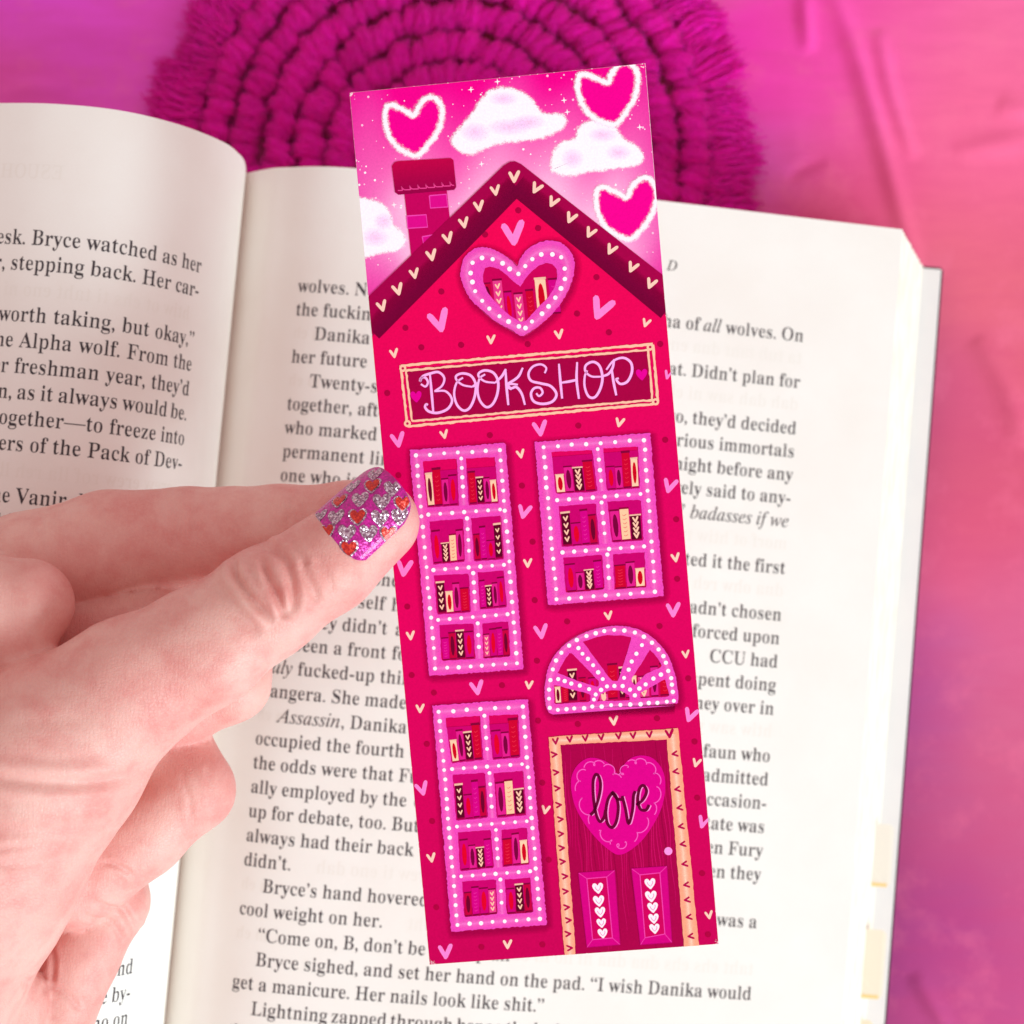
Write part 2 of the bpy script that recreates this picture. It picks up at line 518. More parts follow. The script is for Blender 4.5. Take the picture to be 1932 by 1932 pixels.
# ------------------------------------------------------------------ printed text (glyph outlines, 1/1000 em)
GLYPHS = (
    '{"A":[650,[[[334,693],[321,694],[75,111],[63,82],[53,60],[35,45],[21,35],[5,29],[-13,27],[5,0],[172,0],[190,27],[184,27],[143,32],[112,47],[107,72],[107,76],[108,81],[110,88],[111,94],[113,100],[115,105],[153,197],[390,1'
    '97],[429,121],[439,98],[445,80],[447,68],[431,45],[386,32],[341,27],[359,0],[642,0],[660,27],[641,30],[625,38],[592,51],[578,70],[564,96],[549,129]],[[167,239],[263,475],[381,239]]]],"B":[659,[[[328,678],[41,678],[41,653'
    '],[44,652],[68,649],[87,645],[104,637],[117,627],[126,614],[132,597],[135,575],[136,549],[136,122],[134,90],[126,65],[112,48],[77,37],[54,29],[24,26],[42,0],[354,0],[429,6],[490,23],[538,52],[571,90],[591,139],[598,196],'
    '[601,275],[536,332],[402,368],[507,399],[551,450],[565,522],[561,609],[474,661]],[[322,646],[361,642],[393,632],[420,614],[436,589],[446,555],[449,514],[444,467],[429,431],[406,406],[365,389],[328,378],[280,375],[253,375'
    '],[246,582],[247,604],[251,621],[259,633],[276,640],[297,645]],[[253,344],[294,344],[349,340],[394,328],[429,309],[455,280],[469,241],[473,191],[470,142],[460,103],[440,73],[400,52],[369,40],[330,36],[310,38],[294,42],[2'
    '65,50],[254,61],[248,77],[246,97]]]],"C":[697,[[[434,689],[386,693],[321,688],[261,673],[207,648],[158,613],[117,572],[104,523],[82,467],[69,406],[64,340],[69,273],[82,212],[105,156],[136,106],[173,64],[217,30],[267,4],['
    '320,-11],[382,-16],[486,0],[582,50],[666,132],[638,158],[606,121],[571,91],[533,67],[494,49],[454,38],[414,35],[289,69],[213,169],[189,337],[212,516],[283,624],[395,660],[447,654],[501,636],[542,606],[575,566],[602,517],'
    '[625,459],[650,459],[632,693],[638,693],[614,668],[599,653],[577,648],[567,649],[557,651],[547,655],[488,676]]]],"D":[738,[[[330,678],[40,678],[40,653],[56,651],[84,645],[108,635],[124,618],[133,592],[135,557],[135,111],'
    '[133,81],[126,59],[111,44],[79,35],[58,29],[30,26],[48,0],[340,0],[527,38],[636,151],[672,339],[662,439],[655,523],[604,590],[532,639],[440,668]],[[305,643],[332,645],[450,611],[524,510],[547,341],[542,247],[525,171],[49'
    '3,112],[439,70],[391,44],[331,36],[309,38],[293,42],[263,51],[252,63],[247,82],[246,107],[246,573],[247,599],[252,618],[263,631],[282,639]]]],"E":[658,[[[576,678],[42,678],[42,653],[58,651],[87,644],[111,634],[127,615],['
    '135,587],[137,549],[137,116],[135,84],[126,60],[111,44],[77,33],[53,27],[21,25],[39,0],[583,0],[621,213],[626,213],[595,173],[577,139],[552,112],[527,89],[498,71],[467,58],[430,48],[389,43],[343,41],[318,42],[299,46],[27'
    '0,52],[256,62],[249,78],[247,100],[254,331],[276,331],[308,330],[339,325],[363,318],[383,306],[398,290],[409,270],[417,244],[423,213],[428,176],[453,176],[435,514],[441,514],[419,466],[407,428],[391,401],[361,381],[329,3'
    '70],[288,366],[254,366],[247,578],[248,596],[250,610],[254,621],[262,628],[276,634],[291,638],[310,639],[326,641],[345,641],[411,637],[471,625],[513,605],[541,575],[559,532],[571,476],[594,476]]]],"F":[602,[[[568,678],[3'
    '9,678],[40,653],[57,648],[86,641],[109,630],[125,614],[133,590],[136,558],[136,125],[134,92],[126,67],[112,50],[77,38],[54,30],[23,26],[41,0],[364,0],[382,26],[354,27],[330,30],[312,35],[298,42],[268,51],[257,64],[250,79'
    '],[247,98],[246,120],[253,333],[281,333],[327,329],[362,318],[387,299],[403,270],[415,229],[424,176],[450,176],[432,516],[435,516],[414,468],[403,430],[386,403],[356,383],[323,372],[283,368],[253,368],[246,593],[247,607]'
    ',[249,619],[255,627],[265,633],[279,637],[293,640],[309,641],[324,642],[342,642],[389,640],[433,635],[468,626],[495,613],[517,596],[533,574],[544,547],[554,514],[562,476],[586,476]]]],"G":[756,[[[436,689],[383,693],[320,'
    '688],[261,673],[208,648],[160,614],[119,573],[107,524],[84,469],[71,408],[66,341],[71,272],[84,209],[107,153],[136,104],[174,62],[221,29],[275,5],[330,-10],[399,-15],[488,-9],[569,11],[643,43],[640,191],[641,219],[648,24'
    '0],[662,254],[684,263],[712,269],[727,271],[727,295],[428,295],[428,271],[446,269],[481,263],[506,254],[523,239],[532,218],[534,190],[534,106],[531,79],[523,57],[506,41],[470,29],[444,21],[410,19],[354,28],[306,55],[249,'
    '101],[216,163],[198,243],[192,339],[214,517],[286,624],[398,660],[432,657],[469,649],[502,635],[530,615],[555,592],[576,564],[595,532],[611,497],[625,458],[651,458],[633,693],[637,693],[617,679],[612,668],[604,660],[597,'
    '654],[588,650],[577,649],[569,650],[560,652],[550,656],[492,677]]]],"H":[779,[[[342,678],[42,678],[43,653],[59,649],[88,642],[110,631],[126,615],[134,593],[136,564],[136,120],[134,88],[126,64],[111,47],[77,36],[54,29],[2'
    '3,26],[41,0],[342,0],[360,26],[329,29],[305,36],[271,47],[256,64],[248,88],[246,120],[253,329],[527,329],[534,120],[532,86],[523,62],[507,46],[474,36],[450,29],[420,26],[438,0],[737,0],[755,26],[725,29],[702,37],[668,49]'
    ',[654,66],[646,90],[644,120],[644,564],[646,594],[654,616],[668,632],[690,642],[719,649],[736,653],[737,678],[438,678],[439,653],[443,651],[468,647],[486,643],[503,637],[517,629],[526,618],[531,604],[533,586],[534,564],['
    '527,373],[253,373],[246,564],[247,586],[250,604],[255,618],[264,629],[278,637],[295,643],[313,647],[337,651],[341,653]]]],"I":[388,[[[346,678],[38,678],[38,653],[57,650],[86,645],[110,637],[126,623],[135,603],[137,576],['
    '137,112],[134,84],[125,63],[91,48],[74,38],[50,31],[20,26],[38,0],[348,0],[366,26],[342,29],[322,34],[307,39],[294,46],[265,55],[256,66],[251,79],[248,96],[247,115],[247,576],[250,603],[259,623],[276,637],[300,645],[329,'
    '650],[346,653]]]],"L":[635,[[[354,678],[42,678],[43,653],[59,650],[87,643],[110,633],[126,617],[134,594],[136,564],[136,120],[134,88],[126,64],[111,47],[77,36],[54,29],[23,26],[41,0],[582,0],[617,230],[623,230],[592,187]'
    ',[575,149],[555,119],[527,93],[499,74],[469,59],[434,49],[393,43],[348,41],[327,42],[310,43],[298,47],[288,52],[260,59],[252,70],[248,84],[247,102],[246,123],[246,564],[247,587],[250,605],[257,620],[268,631],[283,640],[3'
    '02,646],[322,650],[347,652],[354,653]]]],"M":[944,[[[261,678],[40,678],[40,653],[45,651],[69,648],[88,644],[105,637],[118,629],[128,619],[133,606],[136,589],[114,569],[114,118],[113,87],[108,63],[98,47],[75,36],[51,29],['
    '21,26],[39,0],[234,0],[252,26],[220,28],[196,34],[171,44],[161,60],[156,85],[155,119],[157,579],[402,0],[429,0],[682,594],[701,124],[701,101],[698,81],[693,66],[685,53],[655,44],[644,37],[629,32],[611,29],[589,26],[607,0'
    '],[900,0],[918,26],[897,27],[880,30],[866,35],[855,41],[826,51],[817,64],[812,80],[810,101],[810,127],[810,563],[812,592],[819,614],[834,630],[857,641],[884,649],[900,653],[901,678],[683,678],[472,212]]]],"N":[735,[[[222'
    ',678],[45,678],[46,653],[44,651],[55,648],[67,645],[82,636],[103,613],[137,578],[115,117],[115,95],[113,76],[111,62],[106,50],[92,41],[81,35],[66,30],[49,27],[27,26],[45,0],[230,0],[248,26],[216,29],[192,36],[170,46],[16'
    '2,62],[158,86],[157,117],[158,521],[600,-16],[628,-16],[626,561],[627,593],[631,616],[638,633],[653,643],[678,650],[695,653],[696,678],[511,678],[512,653],[516,650],[539,647],[555,643],[567,636],[575,628],[580,617],[582,'
    '602],[584,584],[584,562],[583,251]]]],"O":[782,[[[443,691],[395,694],[345,691],[298,682],[254,667],[212,647],[175,621],[141,592],[111,557],[107,520],[90,479],[77,434],[69,388],[66,339],[69,290],[77,243],[90,199],[107,158'
    '],[129,120],[155,86],[185,56],[220,31],[261,11],[301,-4],[340,-13],[388,-16],[437,-13],[478,-4],[519,11],[559,31],[597,56],[627,86],[653,120],[675,158],[692,199],[706,243],[714,290],[717,339],[714,389],[706,436],[692,481'
    '],[675,522],[671,560],[642,594],[609,623],[572,648],[532,668],[489,682]],[[282,624],[387,660],[445,651],[494,624],[535,579],[567,516],[585,436],[590,339],[568,161],[499,54],[394,18],[343,27],[300,54],[247,100],[215,163],'
    '[197,243],[191,339],[213,517]]]],"P":[622,[[[318,678],[42,678],[43,653],[59,649],[88,642],[110,631],[126,615],[134,593],[136,564],[136,120],[134,88],[126,64],[111,47],[77,36],[54,29],[23,26],[41,0],[342,0],[360,26],[329,'
    '29],[305,36],[271,47],[256,64],[248,88],[246,120],[253,306],[360,306],[431,312],[488,329],[530,358],[560,396],[578,441],[584,494],[581,530],[573,563],[580,592],[558,617],[532,638],[500,655],[456,668],[395,675]],[[300,641'
    '],[322,642],[366,638],[402,626],[430,605],[447,576],[457,537],[460,490],[456,442],[444,404],[423,376],[379,357],[345,346],[300,342],[253,342],[246,593],[248,609],[253,622],[264,631],[280,637]]]],"R":[704,[[[323,678],[42,'
    '678],[43,653],[59,649],[88,642],[110,631],[126,615],[134,593],[136,564],[136,120],[134,88],[126,64],[111,47],[77,36],[54,29],[23,26],[41,0],[342,0],[360,26],[329,29],[305,36],[271,47],[256,64],[248,88],[246,120],[253,316'
    '],[312,316],[516,0],[697,0],[715,26],[712,26],[697,27],[684,31],[674,38],[664,47],[634,60],[622,75],[445,333],[539,370],[582,425],[596,498],[589,554],[588,599],[547,634],[489,658],[415,673]],[[307,641],[334,642],[412,626'
    '],[462,579],[477,500],[473,452],[458,414],[433,385],[388,364],[350,352],[303,348],[253,348],[246,574],[247,599],[253,617],[264,629],[283,636]]]],"S":[581,[[[296,693],[275,694],[238,691],[203,683],[172,669],[143,650],[120'
    ',627],[109,600],[96,568],[91,533],[95,494],[103,450],[114,411],[134,376],[163,344],[203,313],[254,284],[347,238],[396,209],[423,174],[430,133],[424,103],[411,76],[383,54],[358,36],[328,26],[293,22],[244,28],[202,45],[156'
    ',74],[130,115],[109,169],[78,235],[82,235],[64,-16],[91,-16],[95,-5],[99,4],[102,11],[108,15],[116,17],[126,18],[130,18],[143,16],[153,14],[165,11],[179,6],[195,1],[210,-4],[224,-9],[236,-12],[253,-13],[269,-15],[286,-15'
    '],[334,-12],[372,-3],[407,12],[444,32],[472,56],[494,86],[508,120],[515,157],[513,198],[509,228],[504,255],[498,280],[488,303],[493,326],[473,347],[447,367],[415,387],[377,406],[281,451],[250,467],[224,484],[204,501],[17'
    '6,520],[168,541],[166,566],[172,592],[184,615],[202,635],[226,650],[255,659],[289,662],[321,659],[353,652],[380,639],[404,621],[425,599],[442,573],[457,543],[469,511],[480,475],[505,475],[487,694],[492,694],[471,676],[46'
    '1,666],[446,662],[442,662],[438,663],[434,664],[430,665],[425,666],[420,667],[393,675],[366,682],[342,687],[318,691]]]],"T":[630,[[[34,678],[16,473],[43,473],[52,524],[67,567],[91,601],[124,625],[168,640],[222,645],[250,'
    '645],[257,120],[254,88],[246,63],[229,46],[194,35],[169,28],[137,26],[155,0],[470,0],[488,26],[454,28],[429,34],[394,45],[378,62],[369,87],[367,120],[374,645],[400,645],[503,626],[561,568],[586,472],[611,472],[593,678]]]'
    '],"U":[733,[[[340,678],[40,678],[41,653],[57,649],[86,642],[108,631],[124,615],[132,593],[134,564],[134,231],[140,154],[158,91],[188,43],[230,8],[290,-12],[369,-19],[445,-12],[504,11],[557,48],[597,102],[619,176],[627,27'
    '0],[627,563],[628,590],[631,612],[638,628],[651,639],[672,648],[687,653],[688,678],[507,678],[508,653],[528,649],[555,641],[572,631],[580,615],[585,592],[586,563],[585,237],[566,124],[506,56],[409,33],[365,38],[329,52],['
    '283,77],[262,110],[249,154],[244,208],[244,564],[245,586],[247,604],[252,618],[261,629],[275,637],[292,643],[311,647],[335,651],[339,653]]]],"V":[637,[[[296,678],[-3,678],[-1,653],[10,648],[35,639],[53,626],[66,609],[77,'
    '590],[89,567],[316,-19],[342,-19],[567,570],[579,600],[590,622],[601,637],[614,646],[634,651],[640,653],[640,678],[463,678],[463,653],[472,651],[498,648],[515,643],[527,635],[533,624],[533,609],[530,595],[526,579],[520,5'
    '62],[385,213],[217,563],[209,582],[204,598],[202,610],[206,624],[218,636],[236,644],[258,649],[286,652],[296,653]]]],"W":[910,[[[251,678],[-5,678],[-4,653],[2,651],[24,645],[41,636],[53,623],[63,606],[71,585],[254,-16],['
    '283,-16],[470,460],[637,-16],[664,-16],[854,565],[863,590],[871,611],[879,627],[889,639],[904,648],[909,653],[911,678],[767,678],[768,653],[775,651],[794,647],[808,641],[817,633],[821,621],[821,605],[819,590],[814,572],['
    '807,550],[706,247],[570,575],[565,591],[561,603],[560,613],[573,635],[608,649],[635,653],[636,678],[359,678],[360,653],[369,650],[392,646],[412,640],[428,630],[440,615],[450,594],[473,525],[332,228],[196,555],[190,577],['
    '185,595],[184,611],[186,625],[195,635],[209,643],[226,648],[250,651],[251,653]]]],"a":[512,[[[305,470],[241,474],[205,472],[171,467],[141,458],[114,446],[92,432],[73,415],[71,395],[69,375],[69,352],[70,333],[72,316],[76,'
    '303],[83,292],[96,286],[115,284],[133,286],[147,291],[156,301],[161,313],[163,327],[163,344],[163,356],[160,369],[156,382],[150,394],[146,402],[145,408],[156,426],[181,436],[220,440],[249,438],[273,431],[291,421],[305,40'
    '5],[313,385],[316,359],[313,283],[213,257],[146,230],[95,203],[59,172],[57,135],[53,94],[58,65],[65,39],[78,17],[92,0],[111,-10],[142,-13],[195,-6],[238,16],[305,52],[329,15],[341,-8],[379,-15],[416,-9],[444,10],[465,41]'
    ',[477,62],[468,56],[460,52],[453,51],[447,52],[425,55],[416,59],[413,66],[412,78],[415,93],[415,313],[412,363],[416,404],[392,435],[356,457]],[[223,225],[308,252],[316,94],[284,81],[272,70],[259,61],[246,55],[235,51],[22'
    '5,50],[183,58],[160,83],[155,125],[175,183]]]],"b":[537,[[[188,678],[30,678],[31,654],[38,651],[58,646],[73,638],[81,626],[84,606],[85,578],[64,-17],[79,-17],[156,42],[211,10],[245,-9],[286,-15],[326,-11],[358,0],[388,19'
    '],[423,44],[446,75],[464,112],[477,153],[485,198],[487,247],[485,290],[478,329],[467,365],[469,397],[448,423],[423,445],[394,461],[363,471],[329,474],[282,467],[241,448],[197,415]],[[258,415],[274,417],[312,412],[341,398'
    '],[362,374],[376,339],[384,294],[387,238],[383,170],[374,115],[359,73],[338,44],[304,27],[272,21],[235,30],[192,57],[185,102],[185,360],[191,376],[200,390],[215,402],[234,410]]]],"c":[437,[[[305,472],[260,475],[218,471],'
    '[179,460],[143,442],[110,417],[82,388],[74,353],[60,313],[52,270],[50,223],[54,179],[63,139],[78,101],[96,68],[118,39],[143,16],[170,-1],[196,-12],[232,-15],[299,-3],[354,32],[424,90],[404,107],[372,79],[339,63],[304,57]'
    ',[265,63],[232,82],[184,114],[162,157],[150,212],[148,279],[163,370],[198,424],[252,442],[281,438],[301,425],[309,404],[309,399],[309,394],[309,389],[309,384],[309,378],[309,373],[312,335],[322,312],[352,304],[369,306],['
    '381,311],[389,321],[393,333],[396,348],[396,365],[393,395],[395,421],[373,444],[342,461]]]],"d":[551,[[[457,678],[280,678],[280,654],[289,652],[312,648],[332,641],[345,630],[352,616],[354,597],[340,417],[299,449],[261,46'
    '8],[217,474],[183,470],[151,460],[121,443],[94,419],[88,389],[72,354],[60,313],[53,268],[51,219],[53,176],[60,136],[71,99],[86,66],[109,38],[130,16],[151,-1],[175,-12],[208,-15],[254,-7],[283,17],[340,58],[332,-15],[403,'
    '2],[469,13],[508,16],[526,41],[506,45],[492,52],[463,61],[455,73],[452,90],[453,112]],[[223,413],[259,418],[282,416],[303,411],[322,402],[338,390],[348,376],[353,360],[353,113],[345,93],[334,76],[301,62],[285,51],[270,44'
    '],[255,42],[229,47],[193,62],[175,87],[163,124],[155,171],[153,228],[156,287],[164,335],[176,372],[195,398]]]],"e":[448,[[[287,468],[234,474],[197,471],[162,460],[130,443],[101,420],[76,391],[72,358],[60,320],[57,279],[5'
    '1,234],[55,186],[63,142],[78,102],[95,67],[116,39],[140,16],[166,-1],[193,-12],[229,-15],[297,-1],[353,40],[424,108],[402,128],[370,92],[335,70],[297,63],[215,83],[167,145],[158,247],[403,247],[396,258],[400,321],[386,37'
    '4],[371,417],[333,449]],[[240,442],[264,439],[283,429],[297,413],[306,389],[313,358],[316,320],[312,286],[158,286],[153,303],[166,380],[195,427]]]],"f":[318,[[[298,689],[259,692],[206,687],[162,673],[126,649],[99,616],[1'
    '03,575],[99,526],[93,462],[27,462],[42,412],[96,412],[99,109],[99,82],[98,63],[96,52],[92,44],[83,38],[59,33],[50,29],[38,26],[22,24],[40,0],[279,0],[297,24],[269,26],[249,30],[218,38],[205,51],[200,70],[199,97],[202,412'
    '],[285,412],[296,462],[205,462],[200,581],[203,605],[208,625],[215,640],[227,651],[245,658],[268,660],[285,658],[298,653],[303,644],[303,642],[303,639],[301,635],[300,631],[299,628],[298,626],[294,610],[292,596],[291,582'
    '],[291,567],[293,554],[297,544],[305,535],[317,531],[334,529],[349,531],[360,537],[368,546],[372,559],[375,575],[376,595],[375,620],[376,643],[357,664],[331,679]]]],"g":[487,[[[273,472],[234,474],[197,472],[162,465],[131'
    ',454],[102,439],[79,420],[59,399],[62,374],[56,346],[53,316],[63,251],[96,200],[177,164],[115,146],[85,128],[63,110],[47,90],[62,69],[60,45],[65,13],[81,-15],[127,-38],[57,-57],[30,-81],[32,-111],[37,-137],[54,-160],[83,'
    '-181],[116,-197],[158,-206],[217,-209],[293,-204],[348,-191],[397,-168],[437,-137],[456,-100],[453,-55],[443,-26],[438,-2],[451,19],[435,36],[413,50],[386,60],[351,67],[310,72],[261,73],[210,73],[177,77],[145,88],[139,10'
    '6],[144,119],[152,130],[164,141],[178,149],[193,153],[211,155],[218,155],[226,155],[234,154],[241,153],[249,153],[256,153],[289,155],[313,161],[337,172],[362,186],[382,204],[396,225],[406,249],[412,275],[414,303],[411,33'
    '7],[402,369],[385,399],[454,399],[459,453],[347,453],[310,465]],[[234,442],[264,439],[289,428],[306,411],[307,386],[314,354],[317,314],[316,274],[309,242],[299,217],[283,199],[256,189],[234,185],[213,189],[186,199],[171,'
    '217],[159,242],[153,274],[150,314],[152,354],[159,386],[170,411],[186,428],[208,439]],[[141,-51],[305,-51],[332,-52],[358,-56],[377,-62],[390,-70],[397,-82],[399,-98],[379,-140],[324,-165],[239,-173],[198,-171],[166,-165'
    '],[141,-154],[115,-140],[103,-125],[99,-108],[104,-87],[118,-68]]]],"h":[567,[[[202,678],[46,678],[47,655],[52,652],[72,647],[87,639],[95,628],[98,613],[99,594],[99,83],[98,64],[95,49],[86,38],[58,31],[44,26],[27,24],[45'
    ',0],[250,0],[268,24],[251,26],[238,31],[210,39],[202,49],[199,64],[199,83],[200,350],[228,380],[271,398],[302,404],[327,402],[347,395],[360,384],[366,368],[369,348],[371,323],[371,83],[367,50],[346,31],[308,24],[301,24],'
    '[319,0],[523,0],[541,24],[524,26],[511,31],[482,39],[475,49],[471,64],[471,83],[471,315],[478,403],[434,456],[362,474],[308,465],[261,440],[212,397]]]],"i":[295,[[[170,688],[150,690],[130,688],[112,680],[97,668],[101,652'
    '],[99,634],[98,614],[99,594],[101,576],[107,561],[116,549],[130,541],[150,539],[169,541],[183,549],[193,561],[199,576],[201,594],[202,614],[201,634],[199,652],[204,668],[188,680]],[[203,462],[48,462],[49,437],[53,435],[7'
    '3,431],[88,424],[96,413],[99,397],[100,375],[100,83],[99,63],[95,48],[86,38],[58,31],[45,26],[27,24],[45,0],[250,0],[268,24],[251,27],[238,32],[210,39],[203,50],[200,64],[199,83]]]],"j":[312,[[[178,690],[158,692],[138,69'
    '0],[121,682],[105,670],[93,654],[107,636],[106,616],[107,596],[109,578],[115,562],[124,551],[138,543],[158,541],[178,543],[192,551],[202,563],[207,579],[210,596],[211,616],[210,636],[224,654],[212,670],[196,682]],[[219,4'
    '62],[51,462],[51,438],[60,436],[83,431],[101,424],[111,412],[115,395],[116,372],[115,-80],[113,-107],[109,-130],[102,-149],[90,-163],[65,-171],[46,-174],[29,-172],[12,-165],[6,-153],[8,-148],[11,-141],[16,-130],[19,-119]'
    ',[21,-108],[22,-98],[21,-82],[31,-69],[22,-58],[10,-50],[-5,-45],[-22,-43],[-39,-45],[-54,-50],[-67,-60],[-63,-72],[-65,-87],[-66,-104],[-66,-123],[-64,-140],[-57,-157],[-45,-172],[-22,-185],[-7,-195],[9,-203],[28,-207],'
    '[53,-209],[104,-204],[141,-189],[178,-165],[200,-130],[212,-86],[216,-32]]]],"k":[534,[[[202,678],[48,678],[49,654],[55,652],[75,647],[89,640],[96,629],[99,613],[99,592],[99,83],[98,64],[95,49],[86,39],[58,31],[44,27],[2'
    '6,24],[44,0],[250,0],[268,24],[251,27],[238,32],[210,39],[202,50],[199,64],[199,83],[201,200],[242,219],[365,73],[372,63],[378,55],[381,47],[373,34],[341,27],[323,24],[314,24],[332,0],[542,0],[560,24],[543,27],[528,36],['
    '496,51],[328,311],[406,387],[437,413],[471,430],[495,437],[496,462],[324,462],[324,437],[311,437],[346,434],[368,427],[372,414],[366,400],[355,385],[338,369],[212,251]]]],"l":[297,[[[203,678],[48,678],[49,654],[55,652],['
    '75,647],[89,639],[96,628],[99,612],[100,592],[100,83],[99,63],[95,48],[86,38],[58,31],[45,26],[27,24],[45,0],[250,0],[268,24],[251,27],[238,32],[210,39],[203,50],[200,64],[199,83]]]],"m":[825,[[[412,465],[353,474],[303,4'
    '65],[258,438],[210,394],[200,462],[46,462],[47,438],[52,436],[72,431],[86,423],[94,411],[98,396],[103,377],[99,83],[98,64],[94,49],[86,38],[58,31],[44,26],[27,24],[45,0],[246,0],[264,24],[247,27],[235,32],[207,40],[200,5'
    '0],[198,65],[197,83],[198,350],[224,380],[267,398],[297,404],[322,402],[342,395],[358,384],[364,368],[365,348],[366,323],[366,83],[365,65],[362,50],[355,39],[326,31],[314,26],[297,24],[315,0],[512,0],[530,24],[513,26],[5'
    '01,31],[473,39],[466,50],[463,65],[462,83],[463,353],[491,381],[533,398],[562,404],[587,402],[607,395],[619,384],[626,368],[629,348],[631,323],[631,83],[630,65],[627,50],[620,39],[591,31],[579,26],[562,24],[580,0],[780,0'
    '],[798,24],[781,26],[768,31],[740,39],[733,49],[730,64],[729,83],[729,315],[736,403],[693,456],[622,474],[567,465],[519,436],[477,389],[453,436]]]],"n":[567,[[[434,456],[362,474],[308,466],[260,440],[212,398],[202,462],['
    '46,462],[47,438],[52,436],[72,431],[87,423],[95,411],[102,396],[103,377],[99,83],[98,64],[95,49],[86,38],[58,31],[44,26],[27,24],[45,0],[250,0],[268,24],[251,26],[238,31],[210,39],[202,49],[199,64],[199,83],[200,350],[22'
    '8,380],[271,398],[302,404],[327,402],[347,395],[360,384],[366,368],[369,348],[371,323],[371,83],[367,50],[346,31],[308,24],[301,24],[319,0],[523,0],[541,24],[524,26],[511,31],[482,39],[475,49],[471,64],[471,83],[471,315]'
    ',[478,403]]]],"o":[501,[[[292,471],[250,474],[208,470],[170,460],[135,443],[103,419],[77,390],[72,356],[60,317],[53,275],[50,229],[53,185],[60,143],[72,105],[89,70],[112,41],[143,17],[179,-1],[210,-11],[251,-15],[291,-12'
    '],[322,-1],[352,16],[388,39],[411,68],[428,102],[440,141],[448,183],[450,229],[447,276],[440,318],[428,357],[422,391],[396,420],[365,443],[330,460]],[[220,440],[251,445],[280,440],[303,426],[321,403],[336,365],[345,307],'
    '[349,229],[348,188],[346,152],[342,121],[337,95],[331,74],[323,58],[305,35],[276,22],[251,17],[226,22],[197,35],[179,58],[171,74],[165,95],[159,122],[155,153],[153,189],[152,230],[155,307],[165,365],[179,403],[197,426]]]'
    '],"p":[553,[[[377,472],[343,475],[291,466],[247,438],[207,391],[195,462],[47,462],[48,439],[55,435],[73,429],[87,422],[94,409],[102,389],[101,362],[99,-95],[99,-119],[99,-137],[98,-150],[94,-160],[86,-168],[60,-175],[51,'
    '-179],[40,-183],[26,-184],[44,-207],[276,-207],[294,-183],[276,-182],[261,-179],[249,-175],[239,-169],[210,-159],[204,-147],[201,-131],[199,-111],[199,-86],[212,48],[268,13],[296,-8],[338,-15],[372,-11],[397,-1],[418,18]'
    ',[440,42],[464,72],[479,108],[490,148],[497,191],[499,238],[497,282],[490,322],[480,360],[464,393],[461,421],[436,444],[408,461]],[[266,407],[296,414],[332,409],[360,394],[377,369],[389,332],[396,286],[398,230],[395,172]'
    ',[387,125],[374,88],[355,62],[319,47],[291,42],[262,49],[219,69],[199,102],[199,350],[223,386]]]],"q":[542,[[[458,477],[468,477],[383,419],[341,450],[298,469],[253,475],[212,471],[174,460],[139,442],[107,416],[81,386],[7'
    '5,349],[62,308],[54,263],[52,214],[54,171],[61,132],[72,96],[88,64],[110,37],[131,15],[153,-1],[178,-11],[211,-14],[254,-8],[284,11],[342,43],[355,-124],[353,-144],[348,-159],[319,-170],[306,-176],[286,-181],[260,-183],['
    '278,-207],[509,-207],[527,-183],[509,-181],[495,-176],[467,-169],[458,-158],[455,-143],[454,-124]],[[231,433],[267,439],[307,430],[347,403],[355,359],[354,100],[349,84],[339,70],[309,59],[295,51],[281,46],[266,44],[235,4'
    '9],[197,64],[176,90],[162,126],[155,174],[152,232],[156,297],[166,349],[181,389],[202,417]]]],"r":[428,[[[373,472],[347,474],[325,471],[302,463],[279,449],[256,429],[235,405],[211,375],[199,462],[48,462],[49,437],[53,435'
    '],[72,431],[87,425],[95,414],[98,397],[99,375],[100,83],[99,63],[96,48],[86,38],[58,31],[45,26],[27,24],[45,0],[276,0],[294,24],[269,26],[249,31],[237,38],[207,48],[202,63],[200,83],[200,286],[202,315],[209,339],[220,360'
    '],[237,375],[266,384],[281,387],[298,385],[312,380],[321,372],[327,362],[331,352],[336,344],[342,337],[353,332],[369,331],[386,333],[398,339],[406,349],[410,362],[411,378],[406,396],[404,418],[400,437],[410,453],[394,464'
    ']]]],"s":[429,[[[221,475],[210,475],[165,470],[128,456],[97,433],[82,403],[72,368],[76,328],[82,300],[89,275],[101,252],[118,231],[141,211],[171,193],[243,156],[274,136],[292,113],[297,87],[293,68],[285,53],[266,40],[251'
    ',30],[232,24],[209,22],[181,26],[154,38],[129,58],[104,85],[90,118],[64,157],[71,157],[53,-13],[76,-13],[84,1],[94,10],[109,13],[116,13],[129,11],[138,9],[170,-4],[197,-12],[225,-15],[267,-10],[296,4],[331,27],[355,58],['
    '367,96],[364,141],[356,174],[349,202],[360,226],[341,246],[316,265],[285,282],[218,315],[199,325],[184,335],[160,346],[151,358],[146,371],[145,386],[148,401],[156,414],[167,426],[181,434],[200,439],[222,441],[251,438],[2'
    '76,428],[297,413],[314,391],[328,363],[340,330],[363,330],[345,475],[355,475],[336,463],[327,456],[317,454],[314,454],[311,455],[307,456],[303,456],[299,457],[296,458],[278,463],[262,467],[247,471],[234,473]]]],"t":[340,'
    '[[[197,631],[204,631],[177,606],[160,579],[131,550],[102,517],[68,483],[30,446],[48,415],[90,415],[94,106],[98,69],[106,39],[117,16],[128,-1],[149,-11],[184,-14],[238,-2],[276,36],[331,98],[314,111],[291,83],[272,66],[25'
    '0,60],[238,62],[213,67],[203,76],[197,88],[194,103],[193,122],[197,415],[291,415],[301,462],[197,462]]]],"u":[558,[[[193,462],[35,462],[36,438],[42,436],[64,430],[78,421],[85,407],[89,390],[90,369],[90,144],[92,96],[104,'
